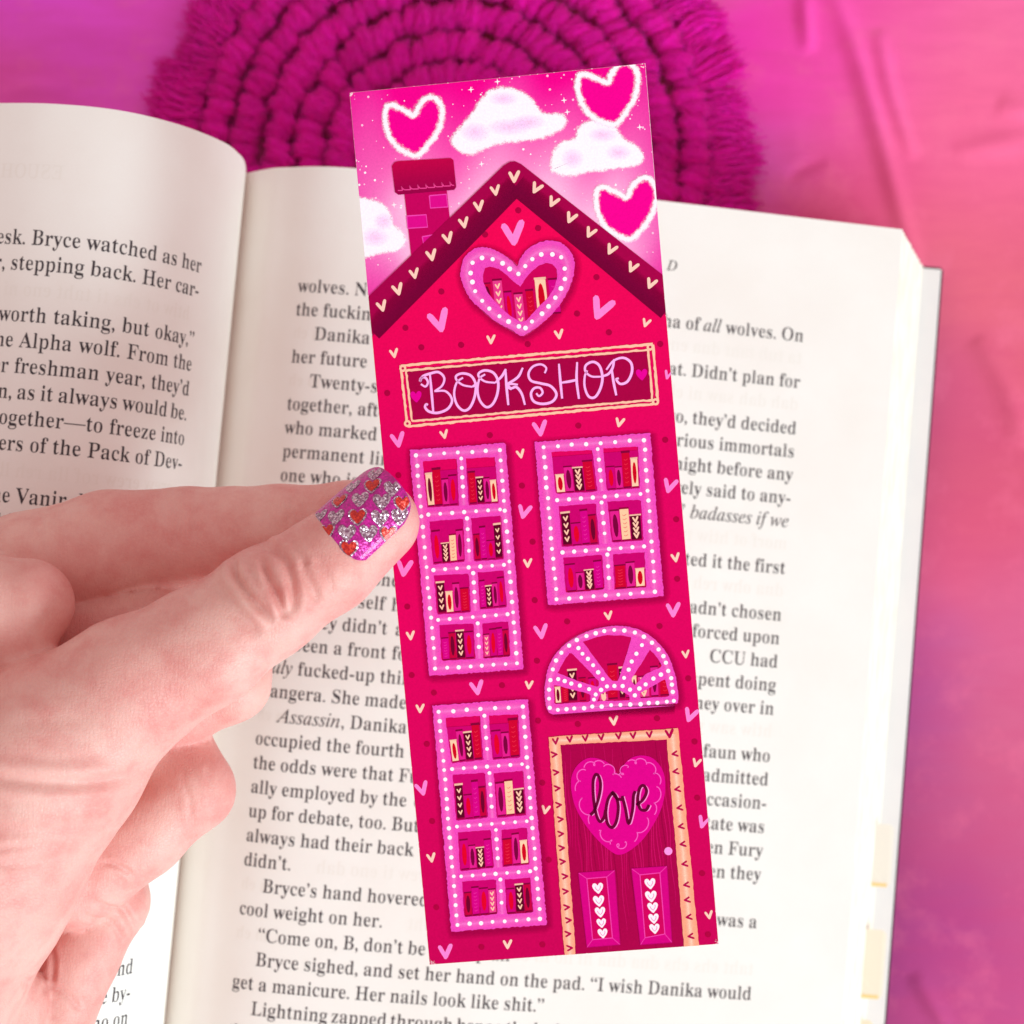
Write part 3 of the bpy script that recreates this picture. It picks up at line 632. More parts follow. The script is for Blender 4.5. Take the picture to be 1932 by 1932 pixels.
    '57],[117,26],[133,3],[156,-11],[195,-15],[223,-13],[246,-6],[266,5],[286,20],[304,38],[348,60],[340,-15],[411,4],[478,15],[518,19],[536,44],[517,46],[503,51],[476,58],[464,68],[459,84],[461,104],[464,462],[300,462],[301,'
    '438],[309,436],[331,430],[348,422],[356,409],[360,392],[361,369],[360,98],[318,73],[292,58],[263,53],[248,55],[235,60],[208,69],[198,80],[192,94],[190,110]]]],"v":[456,[[[226,462],[14,462],[15,437],[19,435],[39,428],[53,'
    '419],[61,405],[69,389],[78,369],[212,-15],[238,-15],[386,362],[395,383],[403,401],[410,415],[419,426],[432,434],[435,439],[436,462],[321,462],[320,438],[339,434],[358,423],[362,405],[360,398],[357,389],[352,376],[275,182'
    '],[172,399],[170,403],[169,407],[168,411],[176,426],[201,435],[232,438],[226,438]]]],"w":[647,[[[188,462],[2,462],[4,437],[3,434],[17,430],[28,424],[35,416],[41,406],[46,394],[182,-15],[208,-15],[332,293],[430,-15],[453,'
    '-15],[612,384],[618,400],[623,413],[628,424],[635,432],[646,437],[648,439],[645,462],[548,462],[545,439],[548,437],[560,434],[569,430],[576,425],[579,418],[579,410],[577,401],[574,392],[570,381],[500,210],[422,390],[421,'
    '393],[420,396],[420,401],[419,405],[418,408],[418,411],[425,425],[449,433],[462,437],[463,462],[268,462],[269,439],[269,438],[286,434],[300,430],[309,422],[314,411],[319,396],[335,350],[248,189],[157,376],[154,383],[152,'
    '390],[150,396],[148,401],[147,406],[146,411],[147,419],[153,426],[163,431],[176,434],[190,436],[187,437]]]],"x":[475,[[[233,462],[24,462],[26,437],[38,431],[63,416],[84,392],[207,203],[94,84],[65,55],[36,34],[7,22],[25,0'
    '],[157,0],[175,22],[170,22],[146,25],[122,35],[120,51],[124,62],[132,75],[143,91],[205,170],[278,88],[289,71],[298,57],[301,45],[298,38],[289,33],[265,29],[256,26],[245,25],[231,24],[249,0],[457,0],[475,23],[465,24],[457'
    ',27],[451,32],[446,38],[420,45],[413,54],[271,274],[376,378],[403,409],[429,430],[442,441],[445,462],[317,462],[317,438],[316,437],[333,435],[344,432],[352,428],[356,423],[355,415],[351,405],[345,394],[335,382],[273,306]'
    ',[201,387],[193,400],[187,410],[184,417],[195,429],[221,436],[232,438]]]],"y":[447,[[[223,462],[11,462],[11,437],[-5,437],[11,436],[27,433],[40,428],[46,424],[52,418],[57,410],[63,399],[69,387],[75,373],[211,-7],[205,-29'
    '],[199,-48],[193,-66],[186,-82],[179,-97],[171,-110],[156,-131],[140,-143],[128,-147],[118,-145],[97,-139],[93,-130],[93,-127],[93,-124],[94,-121],[94,-118],[94,-116],[94,-113],[94,-97],[104,-84],[95,-73],[83,-65],[69,-6'
    '1],[53,-59],[35,-61],[20,-68],[7,-79],[11,-93],[8,-108],[7,-125],[17,-149],[23,-169],[29,-186],[39,-199],[55,-206],[78,-209],[102,-207],[120,-203],[134,-195],[145,-182],[157,-165],[190,-143],[207,-114],[224,-79],[240,-36'
    '],[385,361],[393,384],[401,403],[408,418],[416,429],[428,435],[429,437],[428,462],[320,462],[318,437],[318,436],[335,434],[346,431],[354,426],[357,418],[358,408],[357,402],[355,395],[353,387],[351,379],[348,369],[344,359'
    '],[276,177],[177,382],[175,387],[173,392],[171,397],[169,401],[168,405],[167,409],[168,419],[177,426],[191,431],[206,434],[224,436],[223,437]]]],"z":[436,[[[64,462],[39,322],[65,322],[76,357],[88,385],[104,405],[126,418]'
    ',[155,425],[191,428],[271,428],[43,21],[37,0],[382,0],[393,160],[401,160],[372,120],[356,88],[332,65],[305,49],[270,40],[227,37],[166,37],[385,433],[391,462]]]],"_a":[509,[[[309,465],[273,471],[226,464],[180,443],[134,40'
    '8],[91,364],[56,315],[28,261],[7,205],[-6,150],[-10,96],[-7,64],[0,37],[13,16],[29,0],[50,-9],[74,-12],[110,-7],[144,9],[178,35],[211,71],[247,118],[284,175],[265,110],[254,63],[250,34],[255,8],[268,-7],[291,-12],[334,1]'
    ',[382,41],[434,107],[420,119],[389,82],[364,59],[347,52],[338,54],[332,58],[330,66],[332,82],[336,105],[344,134],[435,460],[359,460],[346,417],[333,447]],[[275,445],[303,438],[320,417],[326,383],[324,357],[320,329],[312,'
    '300],[302,269],[290,240],[276,210],[260,182],[244,155],[226,130],[208,107],[190,87],[172,71],[154,59],[138,51],[122,49],[98,56],[84,76],[79,109],[80,132],[83,156],[87,181],[93,207],[101,233],[110,261],[132,314],[156,359]'
    ',[184,396],[214,423],[244,440]]]],"_b":[507,[[[239,724],[232,725],[222,724],[205,720],[183,713],[170,709],[156,706],[140,703],[122,700],[102,698],[80,696],[75,678],[91,678],[107,677],[119,676],[128,673],[133,668],[137,66'
    '0],[138,650],[138,645],[138,638],[137,631],[136,622],[134,612],[131,601],[-3,75],[-5,67],[-7,60],[-7,54],[-3,38],[8,23],[28,9],[53,-3],[85,-10],[122,-12],[165,-9],[206,1],[247,18],[286,39],[321,65],[354,96],[383,130],[40'
    '8,166],[428,205],[443,244],[452,284],[455,324],[451,366],[438,401],[418,431],[390,453],[357,467],[318,471],[259,460],[204,427],[153,373],[242,715],[242,721]],[[277,422],[303,419],[324,409],[343,394],[356,372],[364,346],['
    '367,314],[363,271],[352,225],[334,177],[310,131],[282,92],[250,59],[215,34],[178,19],[141,14],[104,19],[81,33],[74,57],[75,68],[77,82],[81,99],[123,248],[141,301],[163,344],[188,378],[216,402],[246,417]]]],"_d":[528,[[[5'
    '09,724],[504,725],[493,724],[476,720],[455,713],[427,705],[392,700],[352,696],[347,677],[362,677],[378,676],[390,674],[399,671],[405,666],[409,659],[410,649],[410,644],[410,639],[409,634],[408,629],[407,624],[406,619],[3'
    '61,437],[346,456],[321,467],[286,471],[263,470],[240,465],[217,458],[194,447],[171,433],[148,415],[118,388],[91,357],[66,324],[43,288],[24,251],[8,214],[-4,177],[-11,142],[-13,109],[-10,74],[-1,44],[15,20],[35,2],[61,-8]'
    ',[91,-12],[129,-7],[164,8],[198,32],[231,67],[265,112],[300,167],[284,114],[275,71],[272,40],[278,11],[295,-6],[323,-12],[346,-9],[369,1],[392,17],[416,40],[443,70],[472,107],[456,120],[421,78],[393,53],[372,45],[359,47]'
    ',[351,54],[348,66],[348,73],[349,81],[351,90],[353,99],[355,109],[358,120],[510,697],[511,699],[511,701],[512,705],[513,709],[513,712],[513,715],[512,721]],[[295,447],[309,445],[321,440],[332,431],[339,419],[344,404],[34'
    '5,386],[344,360],[339,333],[332,304],[322,273],[310,243],[296,212],[281,182],[264,154],[246,127],[227,103],[208,82],[190,65],[171,51],[153,44],[135,41],[118,43],[104,50],[92,61],[83,76],[78,94],[76,116],[80,160],[92,210]'
    ',[112,265],[137,318],[165,363],[197,399],[229,426],[262,442]]]],"_e":[428,[[[319,469],[291,471],[244,466],[197,449],[150,422],[120,399],[93,373],[69,344],[47,312],[28,280],[14,246],[3,212],[-4,179],[-6,147],[-2,101],[10,'
    '62],[31,31],[59,8],[92,-5],[132,-10],[172,-7],[210,2],[245,18],[279,40],[312,70],[344,106],[329,121],[276,75],[225,47],[177,38],[125,50],[94,86],[84,146],[84,155],[85,165],[86,176],[87,187],[89,199],[91,212],[180,228],[2'
    '53,252],[310,282],[351,317],[376,355],[384,396],[381,418],[373,437],[360,452],[342,462]],[[247,441],[268,444],[288,440],[300,426],[304,404],[298,365],[280,329],[250,296],[209,268],[157,248],[95,235],[108,274],[124,309],['
    '142,343],[161,372],[182,397],[204,417],[226,432]]]],"_f":[296,[[[346,723],[321,725],[278,719],[238,700],[201,669],[168,625],[143,572],[124,507],[112,453],[18,453],[10,421],[106,421],[20,-37],[15,-64],[9,-89],[3,-111],[-3'
    ',-130],[-9,-147],[-15,-161],[-28,-183],[-44,-196],[-62,-200],[-68,-199],[-72,-195],[-73,-189],[-73,-185],[-71,-181],[-69,-177],[-67,-173],[-66,-167],[-66,-161],[-70,-143],[-81,-133],[-99,-129],[-120,-134],[-132,-149],[-1'
    '36,-173],[-134,-188],[-128,-201],[-118,-212],[-105,-221],[-90,-226],[-72,-228],[-27,-217],[13,-183],[49,-127],[66,-89],[83,-43],[100,11],[117,74],[133,144],[150,223],[190,421],[308,421],[313,453],[196,453],[221,571],[242'
    ',642],[271,684],[306,698],[314,697],[320,695],[326,692],[330,688],[332,683],[333,678],[333,674],[331,670],[329,666],[328,663],[327,660],[327,657],[326,654],[325,650],[325,647],[329,625],[341,612],[362,608],[389,613],[405'
    ',628],[410,653],[407,673],[399,690],[386,705],[367,716]]]],"_i":[264,[[[195,687],[182,689],[169,687],[157,682],[147,673],[138,662],[133,650],[131,637],[133,624],[138,612],[147,601],[157,593],[169,588],[182,586],[196,588]'
    ',[208,592],[219,601],[227,611],[232,623],[234,637],[232,650],[227,663],[219,674],[208,682]],[[190,470],[184,471],[177,470],[164,467],[143,462],[130,459],[114,457],[97,454],[76,451],[54,448],[30,445],[26,428],[46,427],[62'
    ',425],[74,421],[82,414],[87,405],[89,393],[89,389],[88,384],[87,378],[85,371],[83,365],[82,359],[17,128],[13,110],[9,94],[5,79],[2,66],[1,54],[0,43],[5,12],[22,-6],[49,-12],[100,2],[153,42],[208,110],[193,125],[159,82],['
    '130,57],[107,48],[95,51],[88,61],[86,77],[87,86],[90,100],[94,117],[191,441],[192,444],[193,447],[194,451],[195,453],[195,456],[195,459],[194,466]]]],"_l":[257,[[[250,724],[243,725],[236,724],[222,721],[200,717],[187,714'
    '],[172,712],[155,710],[135,707],[113,704],[89,701],[87,683],[109,682],[126,679],[138,675],[145,668],[150,658],[151,644],[150,635],[149,625],[146,614],[20,148],[14,123],[8,100],[4,81],[0,64],[-2,50],[-3,39],[-2,25],[3,13]'
    ',[11,3],[21,-5],[33,-10],[47,-11],[67,-8],[90,2],[115,18],[142,41],[170,70],[198,107],[182,122],[149,83],[122,59],[101,51],[91,54],[85,61],[83,74],[84,85],[87,102],[93,125],[250,693],[252,701],[254,709],[255,716],[254,72'
    '1]]]],"_n":[542,[[[195,471],[194,471],[185,470],[170,467],[149,461],[135,458],[119,455],[100,452],[79,448],[55,445],[29,442],[26,424],[34,424],[53,423],[68,421],[79,417],[86,411],[91,402],[92,391],[91,375],[86,355],[79,3'
    '29],[-18,0],[63,0],[88,86],[113,156],[138,211],[151,235],[166,259],[183,282],[201,305],[219,326],[237,346],[255,364],[273,379],[291,392],[307,401],[322,407],[335,409],[349,406],[358,395],[361,378],[357,347],[343,290],[32'
    '1,209],[299,129],[285,73],[281,41],[283,25],[287,12],[295,1],[305,-7],[317,-11],[331,-13],[382,2],[431,47],[480,123],[464,135],[434,88],[408,59],[386,50],[374,53],[367,60],[365,73],[365,79],[367,86],[369,95],[371,105],[3'
    '74,117],[378,131],[436,331],[440,346],[444,361],[447,375],[448,388],[450,401],[450,414],[444,445],[424,463],[392,469],[359,463],[322,447],[280,419],[235,379],[188,327],[138,264],[198,458],[199,462],[199,465],[198,468],[1'
    '97,469]]]],"_r":[333,[[[183,470],[176,471],[169,470],[155,467],[134,462],[121,459],[106,456],[88,453],[68,450],[46,446],[22,442],[19,423],[41,421],[58,419],[70,415],[77,409],[82,399],[83,386],[81,368],[76,343],[68,311],['
    '-19,0],[61,0],[111,164],[175,297],[253,399],[256,387],[261,377],[268,369],[277,363],[287,359],[298,358],[313,360],[326,366],[337,376],[346,389],[351,404],[353,421],[352,435],[348,447],[341,458],[332,465],[321,470],[309,4'
    '71],[263,448],[205,380],[133,267],[185,458],[186,465]]]],"_s":[370,[[[208,470],[183,471],[149,467],[119,456],[94,438],[75,414],[63,386],[59,354],[60,339],[63,323],[69,307],[76,291],[84,275],[94,260],[104,246],[114,232],['
    '124,219],[134,205],[144,191],[155,178],[173,151],[183,126],[187,102],[184,78],[177,57],[164,39],[147,26],[128,18],[106,15],[79,19],[55,31],[36,52],[20,79],[11,115],[6,157],[-11,158],[-33,-6],[-13,-6],[-9,2],[-2,7],[9,9],'
    '[20,8],[33,5],[48,-1],[68,-7],[90,-11],[116,-12],[144,-10],[170,-3],[194,8],[215,22],[233,39],[248,60],[258,82],[265,106],[267,132],[266,149],[263,165],[257,181],[250,197],[241,213],[231,230],[222,243],[213,257],[203,270'
    '],[193,283],[183,297],[172,310],[151,339],[139,365],[135,388],[137,403],[143,416],[152,428],[164,437],[178,443],[194,445],[242,431],[274,389],[291,319],[308,319],[328,468],[311,468],[308,458],[300,452],[288,450],[276,451'
    '],[263,455],[247,461],[229,467]]]],"_t":[278,[[[225,584],[202,584],[149,513],[93,465],[33,442],[29,421],[98,421],[10,92],[8,83],[5,74],[4,66],[2,57],[1,48],[1,39],[6,11],[22,-6],[49,-12],[98,1],[148,38],[200,101],[185,11'
    '8],[152,78],[126,54],[107,46],[97,48],[91,55],[89,67],[90,80],[93,96],[98,116],[179,421],[264,421],[272,453],[187,453]]]],"_u":[542,[[[184,470],[177,471],[170,470],[156,467],[134,463],[121,460],[106,458],[89,455],[69,452'
    '],[47,449],[23,446],[20,428],[42,427],[58,425],[70,422],[77,416],[82,407],[83,395],[83,386],[82,377],[81,368],[79,358],[77,349],[75,340],[28,172],[21,146],[16,123],[12,102],[8,84],[7,69],[6,56],[8,36],[13,20],[22,6],[34,'
    '-4],[50,-10],[68,-12],[108,-5],[148,14],[189,48],[232,94],[278,154],[327,228],[296,121],[288,89],[283,62],[281,40],[287,11],[303,-6],[331,-12],[383,2],[434,43],[483,111],[469,125],[437,82],[410,57],[387,48],[376,50],[369'
    ',58],[367,70],[368,86],[373,108],[380,137],[467,460],[389,460],[375,406],[358,353],[338,303],[314,255],[290,211],[264,171],[237,136],[210,106],[185,81],[160,63],[138,52],[118,48],[101,52],[91,62],[88,80],[89,88],[90,98],'
    '[93,110],[96,124],[100,140],[105,159],[186,440],[187,444],[188,448],[189,453],[190,457],[190,461],[190,464],[189,468]]]],"_w":[664,[[[132,448],[119,472],[115,472],[110,471],[104,471],[97,469],[89,467],[80,464],[70,461],['
    '58,458],[45,456],[30,453],[14,450],[-3,447],[-5,430],[0,430],[21,427],[37,416],[49,399],[54,386],[58,369],[61,349],[63,323],[65,294],[66,260],[72,-12],[90,-12],[305,329],[342,-12],[358,-12],[507,174],[575,268],[615,346],'
    '[629,407],[628,425],[623,441],[616,454],[607,463],[596,469],[583,471],[571,470],[561,466],[552,459],[545,450],[541,439],[540,427],[542,413],[549,399],[560,386],[571,374],[577,365],[579,358],[576,339],[568,317],[555,291],'
    '[536,261],[511,227],[481,190],[410,105],[372,472],[355,472],[146,136],[144,255],[140,376]]]],"_y":[402,[[[103,461],[93,471],[81,470],[66,467],[48,461],[37,458],[26,455],[13,452],[-2,449],[-17,447],[-33,445],[-36,428],[-1'
    '5,426],[3,420],[16,411],[27,399],[36,383],[43,363],[46,351],[50,337],[54,322],[57,303],[62,283],[66,261],[118,-10],[51,-103],[25,-136],[3,-155],[-13,-162],[-25,-161],[-36,-158],[-45,-154],[-53,-150],[-62,-147],[-72,-146]'
    ',[-84,-147],[-94,-151],[-103,-158],[-110,-166],[-114,-175],[-115,-186],[-114,-198],[-109,-208],[-102,-217],[-91,-223],[-79,-227],[-65,-228],[-48,-225],[-29,-217],[-9,-204],[12,-186],[34,-165],[58,-140],[81,-112],[105,-82'
    '],[128,-50],[152,-16],[175,18],[198,52],[220,86],[241,120],[261,152],[279,183],[296,211],[310,236],[344,302],[364,359],[371,406],[369,425],[365,440],[357,453],[346,462],[333,468],[319,470],[307,469],[296,465],[287,459],['
    '280,450],[275,440],[274,429],[275,416],[278,407],[283,400],[289,394],[294,390],[299,387],[312,377],[320,363],[323,347],[322,338],[320,329],[317,318],[312,305],[305,292],[298,277],[288,259],[274,235],[257,206],[236,171],['
    '211,131],[183,85],[171,152],[160,213],[150,266],[140,312],[133,352],[126,384],[114,432]]]],"_A":[690,[[[550,707],[530,707],[383,534],[260,388],[160,271],[84,181],[30,118],[0,83],[-38,47],[-79,26],[-122,19],[-126,0],[112,'
    '0],[117,19],[95,20],[77,22],[64,26],[54,32],[49,41],[47,53],[53,71],[69,98],[97,134],[172,223],[180,230],[188,234],[198,235],[429,235],[425,116],[422,82],[416,56],[406,39],[391,28],[370,21],[341,19],[333,19],[329,0],[609'
    ',0],[612,19],[584,22],[561,27],[545,36],[533,48],[527,64],[525,86]],[[213,272],[443,546],[431,272]]]],"_D":[755,[[[391,692],[126,692],[120,672],[144,670],[164,666],[178,660],[188,651],[194,639],[196,624],[195,611],[192,5'
    '94],[187,573],[62,108],[52,77],[40,54],[27,38],[9,28],[-14,22],[-42,20],[-47,20],[-53,0],[248,0],[316,4],[379,14],[439,33],[493,57],[542,87],[586,122],[623,161],[655,204],[680,251],[698,301],[709,352],[713,405],[709,462]'
    ',[696,513],[674,559],[644,598],[607,631],[563,658],[512,677],[455,688]],[[358,658],[378,659],[444,652],[499,633],[542,600],[572,555],[591,497],[597,428],[595,378],[587,329],[575,281],[558,235],[536,193],[510,154],[478,11'
    '9],[442,90],[402,66],[357,47],[307,37],[253,33],[237,33],[222,34],[209,36],[197,37],[187,40],[179,42],[166,49],[159,59],[156,73],[157,87],[161,107],[168,133],[287,576],[294,598],[300,616],[306,630],[312,641],[320,648],[3'
    '30,654],[342,657]]]],".":[219,[[[139,103],[109,111],[79,103],[57,81],[49,51],[57,21],[79,-1],[109,-9],[139,-1],[161,21],[169,51],[161,81]]]],",":[219,[[[143,111],[105,123],[75,116],[54,95],[46,66],[52,37],[69,18],[95,10]'
    ',[97,-29],[85,-69],[59,-99],[59,-118],[124,-84],[163,-32],[176,26],[167,77]]]],"-":[323,[[[283,267],[40,267],[40,174],[283,174]]]],"—":[1000,[[[1009,285],[-9,285],[-9,221],[1009,221]]]],"’":[219,[[[142,678],[106,691],[75'
    ',684],[54,664],[46,630],[53,601],[71,581],[99,571],[99,533],[88,498],[59,464],[59,445],[121,478],[160,530],[173,598],[165,645]]]],"“":[427,[[[373,672],[373,691],[311,658],[272,606],[259,538],[267,491],[290,458],[326,445]'
    ',[357,452],[378,472],[386,506],[379,535],[361,555],[333,565],[333,603],[344,638]],[[155,672],[155,691],[93,658],[54,606],[41,538],[49,491],[72,458],[108,445],[139,452],[160,472],[168,506],[161,535],[143,555],[115,565],[1'
    '15,603],[126,638]]]],"”":[427,[[[355,678],[319,691],[288,684],[267,664],[259,630],[266,601],[284,581],[312,571],[312,533],[301,498],[272,464],[272,445],[334,478],[373,530],[386,598],[378,645]],[[137,678],[101,691],[70,68'
    '4],[49,664],[41,630],[48,601],[66,581],[94,571],[94,533],[83,498],[54,464],[54,445],[116,478],[155,530],[168,598],[160,645]]]]}'
)
import json
GL = json.loads(GLYPHS)
_tri = {}
def glyph(ch):
    if ch not in _tri:
        adv, loops = GL[ch]
        if ch == '—':                                   # long dash: cut so that it bends with the page
            xs = np.linspace(0, 1000, 9)
            P = np.array([(x, y) for x in xs for y in (222, 268)])
            T = np.array([t for i in range(8) for t in ((2 * i, 2 * i + 2, 2 * i + 3), (2 * i, 2 * i + 3, 2 * i + 1))])
            _tri[ch] = (adv, P, T)
            return _tri[ch]
        A = [np.array(L, float) for L in loops if len(L) > 2]
        ar = [0.5 * np.sum(L[:, 0] * np.roll(L[:, 1], -1) - np.roll(L[:, 0], -1) * L[:, 1]) for L in A]
        P, T, n = [], [], 0
        for L, s in zip(A, ar):
            if s <= 0:
                continue
            grp = [L] + [q for q, r in zip(A, ar) if r < 0 and L[:, 0].min() < q[:, 0].mean() < L[:, 0].max() and L[:, 1].min() < q[:, 1].mean() < L[:, 1].max()]
            t = tessellate_polygon([[Vector((x, y, 0)) for x, y in q] for q in grp])
            T += [[int(k) + n for k in f] for f in t]
            for q in grp:
                P.append(q); n += len(q)
        _tri[ch] = (adv, np.concatenate(P), np.array(T, int).reshape(-1, 3))
    return _tri[ch]

FSZ = 0.400          # font size in cm
HSC = 0.93           # set a little narrow
def toks(txt):
    """Characters of a line; *...* switches to italic."""
    it, o = False, []
    for ch in txt:
        if ch == '*':
            it = not it
            continue
        k = '_' + ch if it and ('_' + ch) in GL else ch
        o.append(k)
    return o
def width(txt, sp=250):
    return sum(sp if k == ' ' else GL[k][0] if k in GL else 0 for k in toks(txt)) * FSZ * HSC / 1000

class TextMesh:
    def __init__(self, side, lift=0.005):
        self.side, self.lift, self.V, self.F, self.n = side, lift, [], [], 0
    def put(self, txt, s, v, sp=250, size=1.0, mirror=False):
        """Set txt with its left end at s, baseline v. On the left page s runs towards the gutter."""
        x = 0.0
        for k in toks(txt):
            if k == ' ':
                x += sp * FSZ * HSC * size / 1000
                continue
            if k not in GL:
                continue
            adv, P, T = glyph(k)
            if len(P):
                gx = P[:, 0] * FSZ * HSC * size / 1000
                if mirror:
                    gx = adv * FSZ * HSC * size / 1000 - gx
                ss = s + x + gx if self.side == 'R' else s - x - gx
                self.V.append(on_page(self.side, ss, 0, 0.012 + self.lift) + np.stack([np.zeros(len(P)), v + P[:, 1] * FSZ * size / 1000, np.zeros(len(P))], -1))
                self.F.append(T + self.n); self.n += len(P)
            x += adv * FSZ * HSC * size / 1000
    def build(self, name, mat, parent):
        return tag(link(name, mesh(name, np.concatenate(self.V), np.concatenate(self.F)), mat, parent), kind='stuff')

def fit(txt, w):
    """Word space (per mille) that makes txt fill the width w."""
    n = txt.count(' ')
    return 250 if n == 0 else max(170, 250 + (w - width(txt)) / (n * FSZ * HSC / 1000))

FILL = 'the and of her to was in that she had with his for it as on but at all they were from out him one then who'.split()
def build_text():
    rng = random.Random(4)
    S0, S1, IND = 1.93, 12.69, 0.46
    lines = ['wolves. N|ot the|Alpha of *all* wolves. On', 'the fuckin|g||', '>Danika| had|that. Didn’t plan for', 'her future |||', '>Twenty-s|even|ago, they’d decided',
             'together, aft|er|various immortals', 'who marked |their|night before any', 'permanent lin|e of|rarely said to any-', 'one who i|s|*badasses if we*', 'had for |||',
             '>She had|all of|hated it the first', 'and then |||', '>It was the one na|me they|hadn’t chosen', 'and she hers|elf had|forced upon', 'her. They didn’t| ask the|  CCU had',
             'not been a front| for what they|spent doing', '*truly* fucked-up th|ings to|money over in', 'Pangera. She made| it ||', '>*Assassin*, Danika| said of the|faun who',
             'occupied the fourth| of them. He|admitted', 'the odds were that F|ury was|occasion-', 'ally employed by the| one who|state was', 'up for debate, too. Bu|t the one|when Fury',
             'always had their back| for all of them|even they', 'didn’t.', '>Bryce’s hand hovere|d on the pad, and|  was a', 'cool weight on her.',
             '>“Come on, B, don’t be| a creep all of it||', '>Bryce sighed, and set her hand on the pad. “I wish Danika would', 'get a manicure. Her nails look like shit.”', '>Lightning zapped through her as the lock turned over for them and',
             'the door to her hand and the one of them was there', 'for all of them']
    T = TextMesh('R')
    G = TextMesh('R', 0.002)
    for k, L in enumerate(lines):
        v = 4.75 - 0.494 * k
        s0 = S0
        if L[0] == '>':
            s0, L = S0 + IND, L[1:]
        if '|' in L:
            a, mid, b = [L.split('|')[0], L.split('|')[1], L.split('|')[2]]
            sp = 262 if width(a) < 3 else 250
            T.put(a, s0, v, sp)
            xa = s0 + sum(sp if q == ' ' else GL[q][0] if q in GL else 0 for q in toks(a)) * FSZ * HSC / 1000
            xb = S1 - width(b) if b else None
            if b:
                T.put(b, xb, v)
            room = (xb if b else xa + 2.0) - xa
            # words hidden by the bookmark and the hand
            m = mid
            while width(m + ' x') < room - 0.55:
                m = m.rstrip() + ' ' + rng.choice(FILL)
            if b or mid:
                while m and width(m) > room - 0.1:
                    m = m[:-1]
                T.put(m, xa, v, max(170, min(420, fit(m, room - 0.12) if b else 250)))
            if not b:
                g = ' '.join(rng.choice(FILL) for _ in range(9))
                G.put(g, S1 - width(g), v + 0.02, mirror=True)
        elif k in (28, 30):
            T.put(L, s0, v, fit(L, S1 - s0))
        else:
            T.put(L, s0, v)
            if k in (24, 26):
                g = ' '.join(rng.choice(FILL) for _ in range(6))
                G.put(g, s0 + width(L) + 0.5, v, mirror=True)
    T.put('*D*', 9.62, 5.95, size=0.78)
    T.build('printed_text', ink.m, PAGES['R'])
    for k in (2, 4, 18, 25, 27):
        G.put('he m', S0 - 0.02, 4.77 - 0.494 * k, mirror=True, size=.9)
    G.build('show_through_print', ghost.m, PAGES['R'])
    # left page: flush right at s = 3.0, read from the visible ends
    TL, GLm = TextMesh('L'), TextMesh('L', 0.002)
    left = {0: 'her to the desk. Bryce watched as her', 1: 'and it was from her, stepping back. Her car-', 3: 'be one worth taking, but okay,”', 4: 'as it was with the Alpha wolf. From the',
            5: 'one of them in her freshman year, they’d', 6: 'had been it all of them in, as it always would be.', 7: 'it was all of them together—to freeze into', 8: 'of all the others of the Pack of Dev-',
            10: 'the Vanir did not have it', 28: 'and of all of them they had made it and', 29: 'it was the one who had been there by-'}
    for k in range(31):
        v = 4.67 - 0.4915 * k
        t = left.get(k)
        if t is None:
            if k in (2, 9):
                t = ' '.join(rng.choice(FILL) for _ in range(8))
                GLm.put(t, 3.2 + width(t), v, mirror=True)
                continue
            if k in (27, 26, 25):
                continue
            t = ' '.join(rng.choice(FILL) for _ in range(9))
        dsp = {0: 262, 1: 262, 3: 300, 4: 300, 5: 290, 6: 215, 7: 275, 8: 270}.get(k, 250)
        w = sum(dsp if q == ' ' else GL[q][0] if q in GL else 0 for q in toks(t)) * FSZ * HSC / 1000
        TL.put(t, 2.99 + w * 1.065 if k != 10 else 7.02, v, dsp, 1.065)
    GLm.put('HOUSE', 7.4, 5.95, mirror=True, size=1.0)
    TL.build('printed_text', ink.m, PAGES['L'])
    GLm.build('show_through_print', ghost.m, PAGES['L'])
build_text()

# ------------------------------------------------------------------ the bookmark: a printed card, 5.08 x 15.24 cm
CW, CH = 5.08, 15.24
bookmark = empty('bookmark', (0.408, -0.455, 11.436), tuple(math.radians(a) for a in (5.961, -3.394, 4.712)))
bookmark.rotation_mode = 'XYZ'
tag(bookmark, 'pink card bookmark printed with a bookshop house, pinched between thumb and finger', 'bookmark')

# the print was measured on a tracing; H takes tracing units to centimetres on the card
def _homog(src, dst):
    A = []
    for (x, y), (u, v) in zip(src, dst):
        A.append([x, y, 1, 0, 0, 0, -u * x, -u * y, -u]); A.append([0, 0, 0, x, y, 1, -v * x, -v * y, -v])
    return np.linalg.svd(np.array(A, float))[2][-1].reshape(3, 3)
HM = _homog([(1980, 530), (3654, 352), (4064, 5339), (2432, 5464)], [(-CW / 2, CH / 2), (CW / 2, CH / 2), (CW / 2, -CH / 2), (-CW / 2, -CH / 2)])
def card(pts, off=(0, 0), k=1.0):
    P = np.asarray(pts, float).reshape(-1, 2) * k + np.array(off)
    q = np.c_[P, np.ones(len(P))] @ HM.T
    return q[:, :2] / q[:, 2:]
R2, R5, R8, R6, R9 = (1932, 0), (1932, 1932), (1932, 3864), (3864, 1932), (3864, 3864)
AZ, HZ = ((2976.8, 3456.9), 0.49704), ((2592.7, 1305.9), 0.39762)   # finer tracings of the fanlight and the heart window
UNIT = CW / 1650.0                                               # one tracing unit in cm

